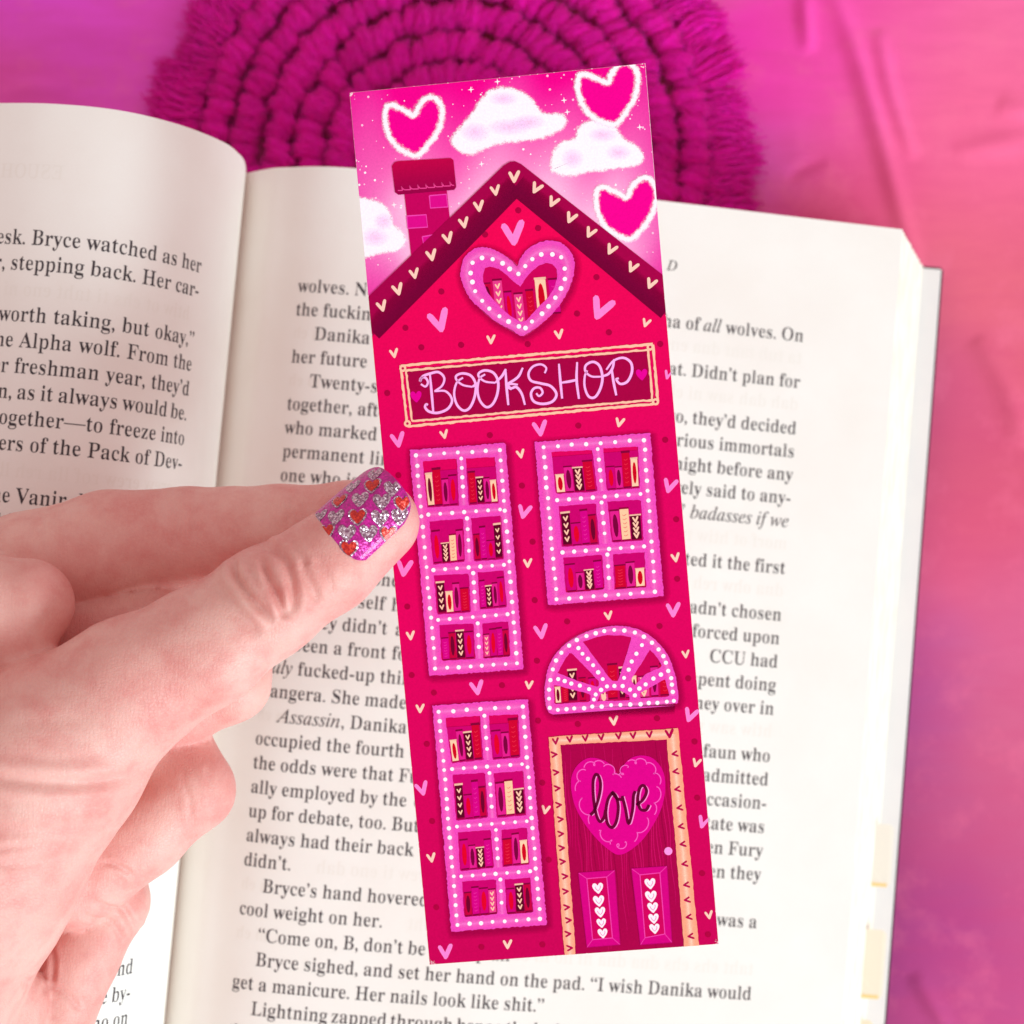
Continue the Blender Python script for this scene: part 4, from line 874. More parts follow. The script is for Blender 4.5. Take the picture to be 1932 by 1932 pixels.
def ink_mat(name, soft=0, speck=0.0, speckc=(206, 20, 158)):
    m = NT(name)
    a = m.n('ShaderNodeAttribute', attribute_name='ink')
    co = m.coord()
    n = m.noise(co, 26, 3, 0.7)
    f = m.noise(co, 60, 2, 0.8)
    hsv = m.n('ShaderNodeHueSaturation')
    m.l(a.outputs['Color'], hsv.inputs['Color'])
    m.l(m.mr(n.outputs[0], 0.25, 0.75, 0.95, 1.14), hsv.inputs['Value'])
    c = hsv.outputs[0]
    if speck:
        c = m.mix(m.math('MULTIPLY', m.mr(f.outputs[0], 0.5, 0.66, 0, 1), speck), c, lin(speckc))
    m.set(c, 0.45, 0.04)
    if soft:
        g = m.noise(co, 11, 4, 0.7)
        h = m.math('ADD', a.outputs['Alpha'], m.mr(g.outputs[0], 0.25, 0.75, -0.24, 0.24))
        h = m.math('ADD', h, m.mr(f.outputs[0], 0.3, 0.7, -0.12, 0.12))
        al = m.math('MULTIPLY', m.mr(h, 0.22, 0.72, 0, 1, True), m.mr(a.outputs['Alpha'], 0.0, 0.10, 0, 1))
        if soft == 2:                                    # plain glaze: even, see-through colour
            al = m.math('MULTIPLY', a.outputs['Alpha'], m.mr(f.outputs[0], 0.3, 0.7, 0.75, 1.15), True)
        tr = m.n('ShaderNodeBsdfTransparent')
        mx = m.n('ShaderNodeMixShader')
        m.l(al, mx.inputs[0]); m.l(tr.outputs[0], mx.inputs[1]); m.l(m.b.outputs[0], mx.inputs[2])
        m.l(mx.outputs[0], m.out.inputs[0])
    return m.m
INK, FRAME_INK, SOFT_INK = ink_mat('printed_ink'), ink_mat('stippled_orchid_ink', speck=0.55), ink_mat('airbrushed_ink', soft=1)
GLAZE_INK = ink_mat('glazed_ink', soft=2)
PEACH_INK = ink_mat('stippled_peach_ink', speck=0.4, speckc=(236, 110, 92))

class Print:
    """Flat printed shapes with their own colours, each a hair above the one before."""
    def __init__(self, z, inc=0.00008):
        self.z, self.z0, self.inc, self.V, self.F, self.C = z, z, inc, [], [], []
    def _add(self, P, T, cols):
        b = len(self.V)
        self.z += self.inc
        for p in P:
            self.V.append((p[0], p[1], self.z))
        self.F += [tuple(int(q) + b for q in t) for t in T]
        self.C += [tuple(c) for c in cols]
        return self
    def poly(self, P, c, holes=(), a=1.0):
        loops = [[Vector((*p, 0)) for p in L] for L in [P, *holes]]
        allp = np.concatenate([np.asarray(L, float)[:, :2] for L in [P, *holes]])
        T = tessellate_polygon(loops)
        cc = c(allp) if callable(c) else [(*lin(c), a)] * len(allp)
        return self._add(allp, T, cc)
    def dot(self, p, r, c, n=10, sq=1.0):
        P = [(p[0] + r * math.cos(2 * math.pi * i / n), p[1] + r * sq * math.sin(2 * math.pi * i / n)) for i in range(n)]
        return self.poly(P, c)
    def ribbon(self, P, w, cross, closed=False):
        """Stroke along P, half width w (scalar or list), cross = [(position -1..1, rgb, alpha)]."""
        P = np.asarray(P, float)
        n, k = len(P), len(cross)
        T = np.roll(P, -1, 0) - np.roll(P, 1, 0) if closed else np.gradient(P, axis=0)
        T /= np.linalg.norm(T, axis=1)[:, None] + 1e-9
        N = np.stack([-T[:, 1], T[:, 0]], 1)
        w = np.broadcast_to(np.asarray(w, float), (n,))
        Q, C, F = [], [], []
        for i in range(n):
            for t, c, a in cross:
                Q.append(P[i] + N[i] * t * w[i]); C.append((*lin(c), a))
        for i in range(n if closed else n - 1):
            j = (i + 1) % n
            for q in range(k - 1):
                F.append((i * k + q, j * k + q, j * k + q + 1, i * k + q + 1))
        return self._add(Q, F, C)
    def stroke(self, P, w, c, closed=False):
        return self.ribbon(P, w, [(-1, c, 1), (1, c, 1)], closed)
    def build(self, name, mat=None, parent=None, label=None, clip=True):
        V = np.array(self.V)
        if clip:
            V[:, 0] = np.clip(V[:, 0], -CW / 2 + .003, CW / 2 - .003); V[:, 1] = np.clip(V[:, 1], -CH / 2 + .003, CH / 2 - .003)
        me = mesh(name, V, self.F)
        at_ = me.color_attributes.new('ink', 'FLOAT_COLOR', 'POINT')
        at_.data.foreach_set('color', np.array(self.C, np.float32).ravel())
        o = link(name, me, mat or INK, parent or bookmark)
        if label:
            o['label'] = label
        return o

HEART_V = np.array([(-.52, .30), (-.47, .44), (-.34, .46), (-.22, .34), (-.03, -.04), (.2, .42), (.3, .54), (.44, .56), (.52, .44), (.47, .26), (.14, -.42), (.02, -.54), (-.10, -.50), (-.35, -.05)])
HEART = np.array([(0, .22), (.10, .36), (.24, .44), (.38, .40), (.47, .27), (.46, .08), (.36, -.14), (.18, -.36), (0, -.52), (-.18, -.36), (-.36, -.14), (-.46, .08), (-.47, .27), (-.38, .40), (-.24, .44), (-.10, .36)])
def heart_at(p, w, rot, shape=HEART_V, off=(0, 0), k=1.0):
    """A heart of w tracing units, turned by rot degrees in the picture sense."""
    c = card([p], off, k)[0]
    a = math.radians(rot) - math.radians(4.7)
    M = np.array([[math.cos(a), -math.sin(a)], [math.sin(a), math.cos(a)]])
    return (shape * w * UNIT) @ M.T + c

PINK, CREAM, ORCHID = (252, 132, 212), (255, 206, 188), (242, 76, 190)
FACADE, CRIM, DARK, WINE = (222, 0, 94), (240, 2, 84), (112, 0, 52), (168, 0, 66)

def build_bookmark():
    rng = random.Random(21)
    # the card itself, white core at the cut edge
    white = NT('white_card_core').set(lin((246, 240, 238)), 0.6, 0.2)
    bm = bmesh.new()
    bmesh.ops.create_cube(bm, size=1)
    for v in bm.verts:
        v.co = (v.co.x * CW, v.co.y * CH, v.co.z * 0.045 - 0.0225)
    bmesh.ops.bevel(bm, geom=bm.edges[:], offset=0.006, segments=2, affect='EDGES')
    me = bpy.data.meshes.new('card'); bm.to_mesh(me); bm.free()
    link('card', me, white.m, bookmark)
    z = 0.0012
    W2, H2 = CW / 2 - .004, CH / 2 - .004
    # sky: a grid carrying the airbrushed colour
    sky = Print(z)
    nx, ny = 40, 60
    Q, C, F = [], [], []
    ytop, ybot = H2, card([(180, 1910)], R2)[0][1] - .3
    for j in range(ny + 1):
        for i in range(nx + 1):
            x, y = -W2 + 2 * W2 * i / nx, ytop + (ybot - ytop) * j / ny
            t = (ytop - y) / (ytop - ybot)
            wob = 0.05 * math.sin(x * 2.3 + 1) + 0.04 * math.sin(x * 5.1 + t * 9)
            q = t + wob
            stops = [(0, (244, 0, 142)), (.12, (244, 56, 164)), (.3, (250, 116, 190)), (.48, (255, 184, 224)), (.66, (255, 184, 224)), (.82, (244, 110, 188)), (1, (226, 40, 160))]
            for (a, ca), (b, cb) in zip(stops, stops[1:]):
                if q <= b or b == 1:
                    f = min(1, max(0, (q - a) / (b - a)))
                    c = [ca[n] * (1 - f) + cb[n] * f for n in range(3)]
                    break
            e = max(0, abs(x) / W2 - .72) / .28 * (0.75 if t < .8 else 1)
            c = [c[n] * (1 - e * .75) + (232, 30, 150)[n] * e * .75 for n in range(3)]
            Q.append((x, y)); C.append((*lin(c), 1))
    for j in range(ny):
        for i in range(nx):
            a = j * (nx + 1) + i
            F.append((a, a + nx + 1, a + nx + 2, a + 1))
    sky._add(Q, F, C)
    sky_o = sky.build('printed_sky')
    # stars
    st = Print(z + .002, 0.0)
    roof_l, apex, roof_r = card([(155, 1680), (975, 900), (1820, 1550)], R2)
    n = 0
    while n < 230:
        x, y = rng.uniform(-W2, W2), rng.uniform(1.9, H2)
        lim = (roof_l[1] + (apex[1] - roof_l[1]) * (x - roof_l[0]) / (apex[0] - roof_l[0])) if x < apex[0] else (roof_r[1] + (apex[1] - roof_r[1]) * (x - roof_r[0]) / (apex[0] - roof_r[0]))
        if y < lim + .1:
            continue
        n += 1
        r = rng.choice([.008, .01, .012, .012, .016, .022])
        st.dot((x, y), r, rng.choice([(255, 214, 238), (255, 240, 250), (255, 190, 225)]), 6)
    for p in [(735, 508), (1262, 565), (1280, 632), (885, 462), (795, 930), (300, 1165), (1690, 715)]:
        c = card([p], R2)[0]
        S = []
        for i in range(8):
            rr = .055 if i % 2 == 0 else .016
            S.append((c[0] + rr * math.cos(i * math.pi / 4), c[1] + rr * math.sin(i * math.pi / 4)))
        st.poly(S, (255, 240, 250))
    tag(st.build('printed_stars', parent=sky_o), kind='stuff')
    # clouds: body with ragged airbrushed rim, faint lilac shading inside
    clouds = [[(620, 800), (680, 715), (735, 650), (790, 570), (850, 510), (950, 498), (1050, 535), (1110, 600), (1150, 640), (1250, 645), (1275, 690), (1225, 745), (1120, 785), (1000, 800), (900, 812), (800, 850), (735, 878), (665, 855)],
              [(1188, 945), (1198, 865), (1245, 805), (1325, 780), (1345, 715), (1430, 678), (1530, 692), (1600, 780), (1680, 830), (1712, 882), (1675, 930), (1560, 950), (1400, 972), (1290, 995), (1205, 975)],
              [(60, 1150), (200, 1145), (270, 1195), (300, 1275), (350, 1325), (365, 1380), (320, 1422), (240, 1436), (80, 1450)]]
    def soft_blob(pr, P, c, w, inner_c=None):
        P = np.asarray(P)
        cen = P.mean(0)
        n = len(P)
        T = np.roll(P, -1, 0) - np.roll(P, 1, 0)
        N = np.stack([-T[:, 1], T[:, 0]], 1); N /= np.linalg.norm(N, axis=1)[:, None] + 1e-9
        if ((P - cen) * N).sum() < 0:
            N = -N
        rings = [(P + N * w, 0.0), (P, 0.5), (P - N * w, 1.0), (cen + (P - cen) * .5, 1.0)]
        Q, C, F = [], [], []
        for R, a in rings:
            for p in R:
                Q.append(p); C.append((*lin(c), a))
        Q.append(cen); C.append((*lin(inner_c or c), 1))
        for r in range(3):
            for i in range(n):
                j = (i + 1) % n
                F.append((r * n + i, r * n + j, (r + 1) * n + j, (r + 1) * n + i))
        for i in range(n):
            F.append((3 * n + i, 3 * n + (i + 1) % n, 4 * n))
        pr._add(Q, F, C)
    for k, cl in enumerate(clouds):
        P = spline(card(cl, R2), 5, True)
        pr = Print(z + .004)
        soft_blob(pr, P, (255, 246, 255), .07)
        shd = []
        for (cx_, cy_, rx, ry) in [[(760, 750, 60, 40), (1060, 690, 70, 32), (920, 560, 60, 28), (950, 720, 90, 34)], [(1310, 895, 45, 42), (1570, 860, 52, 32), (1480, 760, 60, 30)], [(190, 1350, 60, 40), (240, 1260, 40, 36)]][k]:
            E_ = [(cx_ + rx * math.cos(t), cy_ + ry * math.sin(t)) for t in np.linspace(0, 2 * math.pi, 15)[:-1]]
            shd.append(card(E_, R2))
        o = pr.build('printed_cloud', SOFT_INK, sky_o)
        sp = Print(z + .0052)
        for E_ in shd:
            cen = E_.mean(0); nE = len(E_)
            Q = np.vstack([cen + (E_ - cen) * 1.5, cen + (E_ - cen) * .7, [cen]])
            sp._add(Q, [(i, (i + 1) % nE, nE + (i + 1) % nE, nE + i) for i in range(nE)] + [(nE + i, nE + (i + 1) % nE, 2 * nE) for i in range(nE)], [(*lin((240, 196, 242)), 0)] * nE + [(*lin((246, 206, 244)), .35)] * nE + [(*lin((252, 196, 236)), .55)])
        sp.build('printed_cloud_shading', GLAZE_INK, sky_o)
    # floating hearts with a fuzzy white outline
    for k, (hx, hy, w, rot) in enumerate([(415, 722, 305, 2), (1520, 532, 320, 8), (1620, 1182, 320, 4)]):
        shp = np.array([(0, .20), (.07, .32), (.17, .43), (.30, .50), (.42, .44), (.49, .28), (.47, .08), (.38, -.12), (.22, -.32), (.02, -.48), (-.20, -.40), (-.38, -.24), (-.47, -.04), (-.50, .18), (-.46, .36), (-.36, .40), (-.24, .34), (-.12, .27)])
        P = spline(heart_at((hx, hy), w, rot, shp, R2), 4, True)
        pr = Print(z + .006)
        pr.poly(P, (246, 0, 146))
        ho = pr.build('printed_heart', INK, sky_o)
        g = Print(z + .0075)
        cen = P.mean(0)
        g.ribbon(cen + (P - cen) * 1.06, .11, [(-1, (255, 238, 250), 0), (-.45, (255, 240, 252), .45), (0, (255, 246, 253), .92), (.45, (255, 240, 252), .45), (1, (255, 230, 248), 0)], True)
        soft = g.build('printed_outline', SOFT_INK, sky_o)
    # chimney
    ch = Print(z + .009)
    ch.poly(card([(358, 1095), (598, 1075), (618, 1262), (400, 1480)], R2), (196, 0, 92))
    for b in [[(500, 1112), (596, 1103), (604, 1175), (506, 1182)], [(372, 1228), (482, 1220), (490, 1290), (378, 1298)], [(460, 1345), (540, 1330), (520, 1350), (468, 1395)]]:
        P = card(b, R2)
        ch.poly(P, (222, 8, 138))
        ch.stroke(np.vstack([P, P[:1]]), .010, (240, 70, 180))
    capq = [(302, 925), (320, 918), (620, 898), (636, 908), (652, 1062), (640, 1078), (325, 1108), (306, 1095), (288, 945)]
    ch.poly(card(capq, R2), lambda P: [(*lin((150 + 45 * min(1, max(0, (P[i][1] - P[:, 1].min()) / np.ptp(P[:, 1]))), 0, 70)), 1) for i in range(len(P))])
    sq = []
    for t in np.linspace(0, 1, 90):
        x, y = 322 + 318 * t, 1080 - 32 * t
        sq.append((x + 13 * math.sin(t * 14 * math.pi), y - 22 * max(0, math.cos(t * 14 * math.pi + 2.2)) + 4))
    ch.stroke(card(sq, R2), .0085, (240, 70, 150))
    ch.build('printed_chimney')
    # facade: gradient grid below the roof line
    fac = Print(z + .011)
    nx, ny = 24, 60
    Q, C, F = [], [], []
    # gable outline along the inner roof edge
    gl, ga, gr = card([(130, 1800), (985, 1000), (1870, 1680)], R2)
    for j in range(ny + 1):
        for i in range(nx + 1):
            x = -W2 + 2 * W2 * i / nx
            lim = gl[1] + (ga[1] - gl[1]) * (x - gl[0]) / (ga[0] - gl[0]) if x < ga[0] else gr[1] + (ga[1] - gr[1]) * (x - gr[0]) / (ga[0] - gr[0])
            y = lim + (-H2 - lim) * j / ny
            t = max(0, min(1, (4.9 - y) / 4.2))
            c = [CRIM[n] * (1 - t) + FACADE[n] * t for n in range(3)]
            b = max(0, min(1, (-1.5 - y) / 6)) * .10
            c = [v * (1 - b) for v in c]
            Q.append((x, y)); C.append((*lin(c), 1))
    for j in range(ny):
        for i in range(nx):
            a = j * (nx + 1) + i
            F.append((a, a + nx + 1, a + nx + 2, a + 1))
    fac._add(Q, F, C)
    facade = fac.build('printed_facade')
    # roof band
    rf = Print(z + .0135)
    outer = card([(150, 1688), (920, 938), (955, 917), (985, 914), (1020, 930), (1825, 1552)], R2)
    inner = card([(182, 1912), (992, 1072), (1845, 1782)], R2)
    outer[0][0] = inner[0][0] = -W2; outer[-1][0] = inner[-1][0] = W2
    rf.poly(np.vstack([outer, inner[::-1]]), (166, 0, 72))
    io = spline(card([(182, 1912), (590, 1495), (992, 1080)], R2), 8); io2 = spline(card([(992, 1080), (1420, 1430), (1845, 1782)], R2), 8)
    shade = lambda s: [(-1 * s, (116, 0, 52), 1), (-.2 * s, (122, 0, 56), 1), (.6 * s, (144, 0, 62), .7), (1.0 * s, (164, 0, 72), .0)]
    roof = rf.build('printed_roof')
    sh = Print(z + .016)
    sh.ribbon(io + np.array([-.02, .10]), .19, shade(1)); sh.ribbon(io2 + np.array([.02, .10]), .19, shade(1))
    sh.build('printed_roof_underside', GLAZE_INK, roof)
    for i, (hx, hy, w, r) in enumerate([(980, 1002, 64, 0), (873, 1080, 56, 8), (780, 1170, 60, 6), (695, 1265, 58, 10), (605, 1352, 62, 12), (512, 1450, 62, 10), (415, 1555, 56, 10), (322, 1645, 64, 14), (232, 1740, 60, 14),
                                         (1105, 1065, 62, -30), (1200, 1142, 60, -28), (1300, 1232, 62, -26), (1410, 1315, 60, -28), (1528, 1410, 60, -28), (1648, 1510, 60, -26), (1753, 1602, 60, -24)]):
        p = Print(z + .018); p.poly(heart_at((hx, hy), w, r, HEART_V, R2), CREAM); p.build('printed_heart', parent=roof)
    # hearts and dots strewn over the wall
    HS = [(R2, [(975, 1322, 128, 'p', 4), (556, 1822, 120, 'p', 14), (1470, 1745, 125, 'p', -24), (1725, 1825, 48, 'c', -20), (1232, 1893, 52, 'c', 6), (848, 1925, 50, 'c', 0)]),
          (R5, [(300, 75, 50, 'c', 8), (1125, 495, 84, 'p', 6), (1575, 458, 52, 'c', -14), (322, 565, 82, 'p', 8), (583, 532, 48, 'c', 10), (1015, 640, 48, 'c', 10), (1035, 967, 78, 'p', -14), (1858, 815, 80, 'p', -16),
                (1055, 1258, 50, 'c', 0), (1890, 1222, 50, 'c', 8), (358, 1291, 92, 'p', -8), (1510, 1552, 48, 'c', 6), (1877, 1518, 80, 'p', 0), (1130, 1645, 80, 'p', 6), (393, 1672, 50, 'c', 4), (1850, 187, 50, 'p', -20)]),
          (R8, [(768, 33, 80, 'p', 8), (1062, 15, 48, 'c', -4), (447, 152, 50, 'c', 0), (1540, 215, 52, 'c', 4), (458, 605, 76, 'p', 14), (1155, 720, 50, 'c', -12), (510, 995, 52, 'c', 8), (590, 1525, 82, 'p', 2), (940, 1482, 52, 'c', 0)]),
          (R9, [(42, 180, 80, 'p', -20), (75, 450, 50, 'c', -16), (115, 785, 72, 'p', -20), (145, 1310, 46, 'c', 8)]), (R6, [(15, 1768, 44, 'c', 4)])]
    for off, L in HS:
        for hx, hy, w, t, r in L:
            p = Print(z + .0145); p.poly(heart_at((hx, hy), w, r, HEART_V, off), PINK if t == 'p' else CREAM); p.build('printed_heart', parent=facade)
    DS = [(R2, [(1003, 1192), (1115, 1292), (815, 1330), (568, 1655), (365, 1862), (1445, 1568), (1335, 1775), (1515, 1880)]),
          (R5, [(455, 40), (680, 25), (1056, 18), (1805, 12), (262, 300), (1342, 478), (842, 535), (1833, 555), (1023, 820), (1083, 1137), (1895, 1005), (1095, 1468), (1900, 1342), (375, 1508), (1278, 1587), (1800, 1610), (1107, 1810), (400, 1895), (325, 765)]),
          (R8, [(525, 62), (910, 18), (1113, 217), (1338, 235), (1785, 200), (485, 352), (1137, 568), (515, 788), (1173, 1003), (538, 1275), (793, 1497), (1137, 1482)]),
          (R9, [(65, 330), (80, 648), (107, 1075), (140, 1420)]), (R6, [(30, 1905)])]
    for off, L in DS:
        for q in L:
            p = Print(z + .0142); p.dot(card([q], off)[0], 17 * UNIT, (172, 0, 62), 12); p.build('printed_dot', parent=facade)

    # worn white nicks along the cut edges and corners
    wr = Print(z + .0265, 0.0)
    for i in range(150):
        side = rng.random()
        if side < .42:
            p = (rng.choice([-1, 1]) * (CW / 2 - .004), rng.uniform(-CH / 2, CH / 2))
        elif side < .62:
            p = (rng.uniform(-CW / 2, CW / 2), rng.choice([-1, 1]) * (CH / 2 - .004))
        else:
            cs = rng.choice([(-1, -1), (-1, -1), (1, 1), (-1, 1), (1, -1)])
            p = (cs[0] * (CW / 2 - abs(rng.gauss(0, .05))), cs[1] * (CH / 2 - abs(rng.gauss(0, .05))))
        r = rng.uniform(.004, .012)
        wr.poly([(p[0] + r * rng.uniform(.5, 1.4) * math.cos(a), p[1] + r * rng.uniform(.5, 1.4) * math.sin(a)) for a in np.linspace(0, 6.28, 7)[:-1]], (252, 226, 232))
    tag(wr.build('worn_nicks'), kind='stuff')
    # ---------------- windows
    def quad_lerp(Q, s, t):
        return (Q[0] * (1 - s) + Q[1] * s) * (1 - t) + (Q[3] * (1 - s) + Q[2] * s) * t
    def books(pr, Q, spec):
        """A row of book spines standing on the lower edge of the pane Q (card cm, corners tl tr br bl)."""
        Q = np.asarray(Q)
        kinds = {'C': (255, 206, 172), 'c': (255, 206, 172), 'R': (205, 0, 48), 'P': (226, 30, 140), 'M': (206, 0, 118), 'm': (212, 0, 132), 'D': (92, 0, 36), 'K': (255, 200, 160), 'N': (196, 0, 60), 'H': (232, 60, 140)}
        tot = len(spec)
        x = 0.03
        wts = [1.15 if s[0] in 'RMD' else .95 for s in spec]
        sc_ = 0.94 / sum(wts)
        for s, wt in zip(spec, wts):
            k, h = s[0], float(s[1:])
            pr.z = pr.z0
            x1 = x + wt * sc_
            t0 = 1 - h * .93
            g = lambda a, b: quad_lerp(Q, x + (x1 - x) * a, t0 + (0.985 - t0) * b)
            base = kinds[k]
            pr.poly([g(.05, .05), g(.95, .05), g(.95, .97), g(.05, .97)], base)
            band = {'C': (120, 0, 50), 'c': (150, 0, 50), 'D': (150, 0, 60), 'K': (150, 0, 60)}.get(k, (130, 0, 56))
            pr.poly([g(.0, .0), g(1, -.01), g(1, .045), g(.0, .055)], (240, 190, 165) if k in 'CcD' else band)
            pr.poly([g(.05, .945), g(.95, .94), g(.95, .985), g(.05, .99)], band)
            if k in 'CcPMN':
                ec = {'C': (112, 0, 42), 'c': (205, 0, 32), 'P': (120, 0, 58), 'M': (224, 0, 40), 'N': (110, 0, 44)}[k]
                pr.poly([g(.5 + .27 * math.cos(t), .5 + .36 * math.sin(t)) for t in np.linspace(0, 2 * math.pi, 13)[:-1]], ec)
            elif k in 'DH':
                cc = g(.5, .5)
                for q in (.2, .4, .6, .8):
                    c0 = g(.5, q)
                    w = np.linalg.norm(g(1, .5) - g(0, .5)) * .52
                    pr.poly(HEART_V * w + c0, (255, 200, 172))
            else:
                lc = {'R': (232, 40, 70), 'm': (236, 40, 160), 'K': (226, 120, 112)}[k]
                for q in (.22, .34, .46, .58, .70, .82):
                    pr.stroke([g(.3, q), g(.45, q + .03), g(.7, q - .01)], .006, lc)
            x = x1
    def frame_finish(paths, dots, parent):
        hl = Print(z + .0215)
        for P, w, cl in paths:
            hl.ribbon(P, w, [(-1, (252, 116, 216), 0), (-.4, (252, 116, 216), .5), (0, (255, 134, 222), .75), (.4, (252, 116, 216), .5), (1, (252, 116, 216), 0)], cl)
        hl.build('printed_highlight', GLAZE_INK, parent)
        dp = Print(z + .0235, 0.0)
        for c, r in dots:
            dp.dot(c, r, (255, 246, 255), 9)
        tag(dp.build('printed_bulbs', INK, parent), kind='stuff')
    def soft_rim(P, parent, w=.05):
        sh_ = Print(z + .0152)
        sh_.ribbon(P + np.array([.02, -.04]), w * 2.4, [(-1, (170, 0, 74), 0), (0, (164, 0, 74), .55), (1, (170, 0, 74), 0)], True)
        sh_.build('printed_rim', GLAZE_INK, parent)
    def ragged(P, step=.03, amp=.010):
        """Resample a closed outline with a slightly rough, hand-painted edge."""
        P = np.vstack([P, P[:1]])
        L = np.r_[0, np.cumsum(np.linalg.norm(np.diff(P, axis=0), axis=1))]
        n = max(8, int(L[-1] / step))
        t = np.linspace(0, L[-1], n + 1)[:-1]
        Q = np.stack([np.interp(t, L, P[:, 0]), np.interp(t, L, P[:, 1])], 1)
        return Q + np.array([[rng.uniform(-amp, amp), rng.uniform(-amp, amp)] for _ in range(n)])
    def along(a, b, step):
        a, b = np.asarray(a), np.asarray(b)
        n = max(1, int(round(np.linalg.norm(b - a) / step)))
        return [a + (b - a) * i / n for i in range(n + 1)]
    def pane_window(off, outer, panes, specs, lab):
        O = card(outer, off)
        Ps = [card(p, off) for p in panes]
        bk = Print(z + .0162)
        rows = len(panes) // 2
        f = Print(z + .0195)
        f.poly(ragged(O), ORCHID, [ragged(P, .05, .006) for P in Ps])
        fo = f.build('printed_window', FRAME_INK, label=lab)
        soft_rim(ragged(O, .1, 0), fo)
        gl = Print(z + .0158)
        gl.poly(card([np.array(outer[0]) * .9 + np.array(outer[2]) * .1, np.array(outer[1]) * .9 + np.array(outer[3]) * .1, np.array(outer[2]) * .9 + np.array(outer[0]) * .1, np.array(outer[3]) * .9 + np.array(outer[1]) * .1], off), (202, 0, 108))
        gl.build('printed_interior', parent=fo)
        for P, s in zip(Ps, specs):
            books(bk, P, s.split())
        tag(bk.build('printed_books', parent=fo), kind='stuff')
        # centre lines of the bars
        tl = (O[0] + Ps[0][0]) / 2; tr = (O[1] + Ps[1][1]) / 2; br = (O[2] + Ps[-1][2]) / 2; bl = (O[3] + Ps[-2][3]) / 2
        paths = [(np.array([*along(tl, tr, .15)[:-1], *along(tr, br, .15)[:-1], *along(br, bl, .15)[:-1], *along(bl, tl, .15)[:-1]]), .10, True)]
        dots = []
        r = 11.8 * UNIT
        for a, b, s_ in ((tl, tr, .245), (tr, br, .175), (br, bl, .215), (bl, tl, .175)):
            dots += [(p + np.array([rng.uniform(-.008, .008), rng.uniform(-.008, .008)]), r * rng.uniform(.88, 1.12)) for p in along(a, b, s_)[:-1]]
        for k in range(rows):
            L_, R_ = Ps[2 * k], Ps[2 * k + 1]
            mt, mb = (L_[1] + R_[0]) / 2, (L_[2] + R_[3]) / 2
            paths.append((np.array(along(mt, mb, .15)), .065, False))
            dots += [(p, r * rng.uniform(.88, 1.08)) for p in along(mt, mb, .18)[:-1]]
            if k < rows - 1:
                nL, nR = Ps[2 * k + 2], Ps[2 * k + 3]
                ml, mr_ = (L_[3] + nL[0]) / 2, (R_[2] + nR[1]) / 2
                paths.append((np.array(along(ml, mr_, .15)), .06, False))
                dots += [(p, r * rng.uniform(.85, 1.08)) for p in along(ml, mr_, .2)[:]]
        frame_finish(paths, dots, fo)
    pane_window(R5, [(388, 622), (930, 578), (1032, 1858), (498, 1900)],
                [[(462, 685), (655, 668), (668, 935), (488, 948)], [(705, 668), (870, 658), (893, 920), (722, 932)], [(500, 1025), (690, 1008), (702, 1252), (520, 1270)], [(735, 1005), (905, 990), (922, 1236), (752, 1250)],
                 [(525, 1330), (722, 1320), (735, 1537), (543, 1552)], [(772, 1312), (920, 1300), (937, 1507), (785, 1522)], [(555, 1612), (748, 1600), (760, 1800), (570, 1814)], [(797, 1600), (945, 1588), (958, 1787), (805, 1800)]],
                ['C.8 R.9 P.65 M.72', 'R.78 D.64 P.62 c.55', 'M.85 D.52 K.72 P.82', 'N.68 m.86 M.5 D.9', 'D.9 c.62 P.85 R.7', 'm.85 D.68 P.75 M.9', 'm.7 N.85 D.9 M.85', 'H.75 M.9 m.92 N.85'], 'tall eight-pane window printed beside the thumb')
    pane_window(R5, [(1096, 572), (1748, 516), (1824, 1440), (1168, 1496)],
                [[(1190, 628), (1420, 614), (1450, 850), (1213, 866)], [(1482, 606), (1678, 595), (1690, 830), (1502, 845)], [(1230, 935), (1440, 917), (1460, 1150), (1248, 1166)], [(1505, 907), (1695, 895), (1710, 1126), (1530, 1140)],
                 [(1255, 1226), (1475, 1207), (1490, 1405), (1270, 1425)], [(1535, 1206), (1715, 1192), (1725, 1390), (1545, 1405)]],
                ['c.5 P.7 D.66 R.82', 'M.62 P.6 R.98 c.8', 'D.92 M.62 m.95 N.8', 'P.86 K.9 D.7', 'M.88 P.6 D.66 m.92', 'R.75 P.82 c.6'], 'six-pane window printed above the fanlight')
    pane_window(R8, [(517, 135), (1055, 95), (1162, 1370), (622, 1412)],
                [[(590, 205), (785, 190), (805, 440), (625, 460)], [(835, 190), (1000, 180), (1015, 425), (855, 440)], [(630, 525), (815, 512), (830, 767), (650, 785)], [(862, 515), (1030, 500), (1048, 750), (880, 768)],
                 [(660, 850), (845, 835), (865, 1050), (672, 1070)], [(905, 835), (1050, 820), (1065, 1030), (912, 1045)], [(685, 1127), (875, 1115), (885, 1310), (695, 1330)], [(925, 1115), (1070, 1105), (1085, 1300), (935, 1312)]],
                ['c.55 P.78 D.72 R.9', 'M.72 P.66 R.98', 'D.86 M.6 m.92 N.76', 'P.86 K.9 D.66', 'M.88 P.7 D.62 m.84', 'R.82 P.95 c.72', 'N.75 m.9 M.85 H.8', 'M.8 D.92 N.92'], 'tall eight-pane window printed beside the door')
    # fanlight over the door
    ao, ak = AZ
    O = ragged(spline(card([(238, 1125), (215, 1000), (212, 880), (235, 720), (290, 565), (400, 425), (550, 312), (700, 237), (850, 192), (1000, 172), (1150, 178), (1300, 220), (1450, 312), (1600, 480), (1690, 700), (1728, 930), (1726, 1050)], ao, ak), 5), .03, .006)
    O = np.vstack([O[:-2], card([(1700, 1075), (310, 1184), (262, 1165)], ao, ak)])
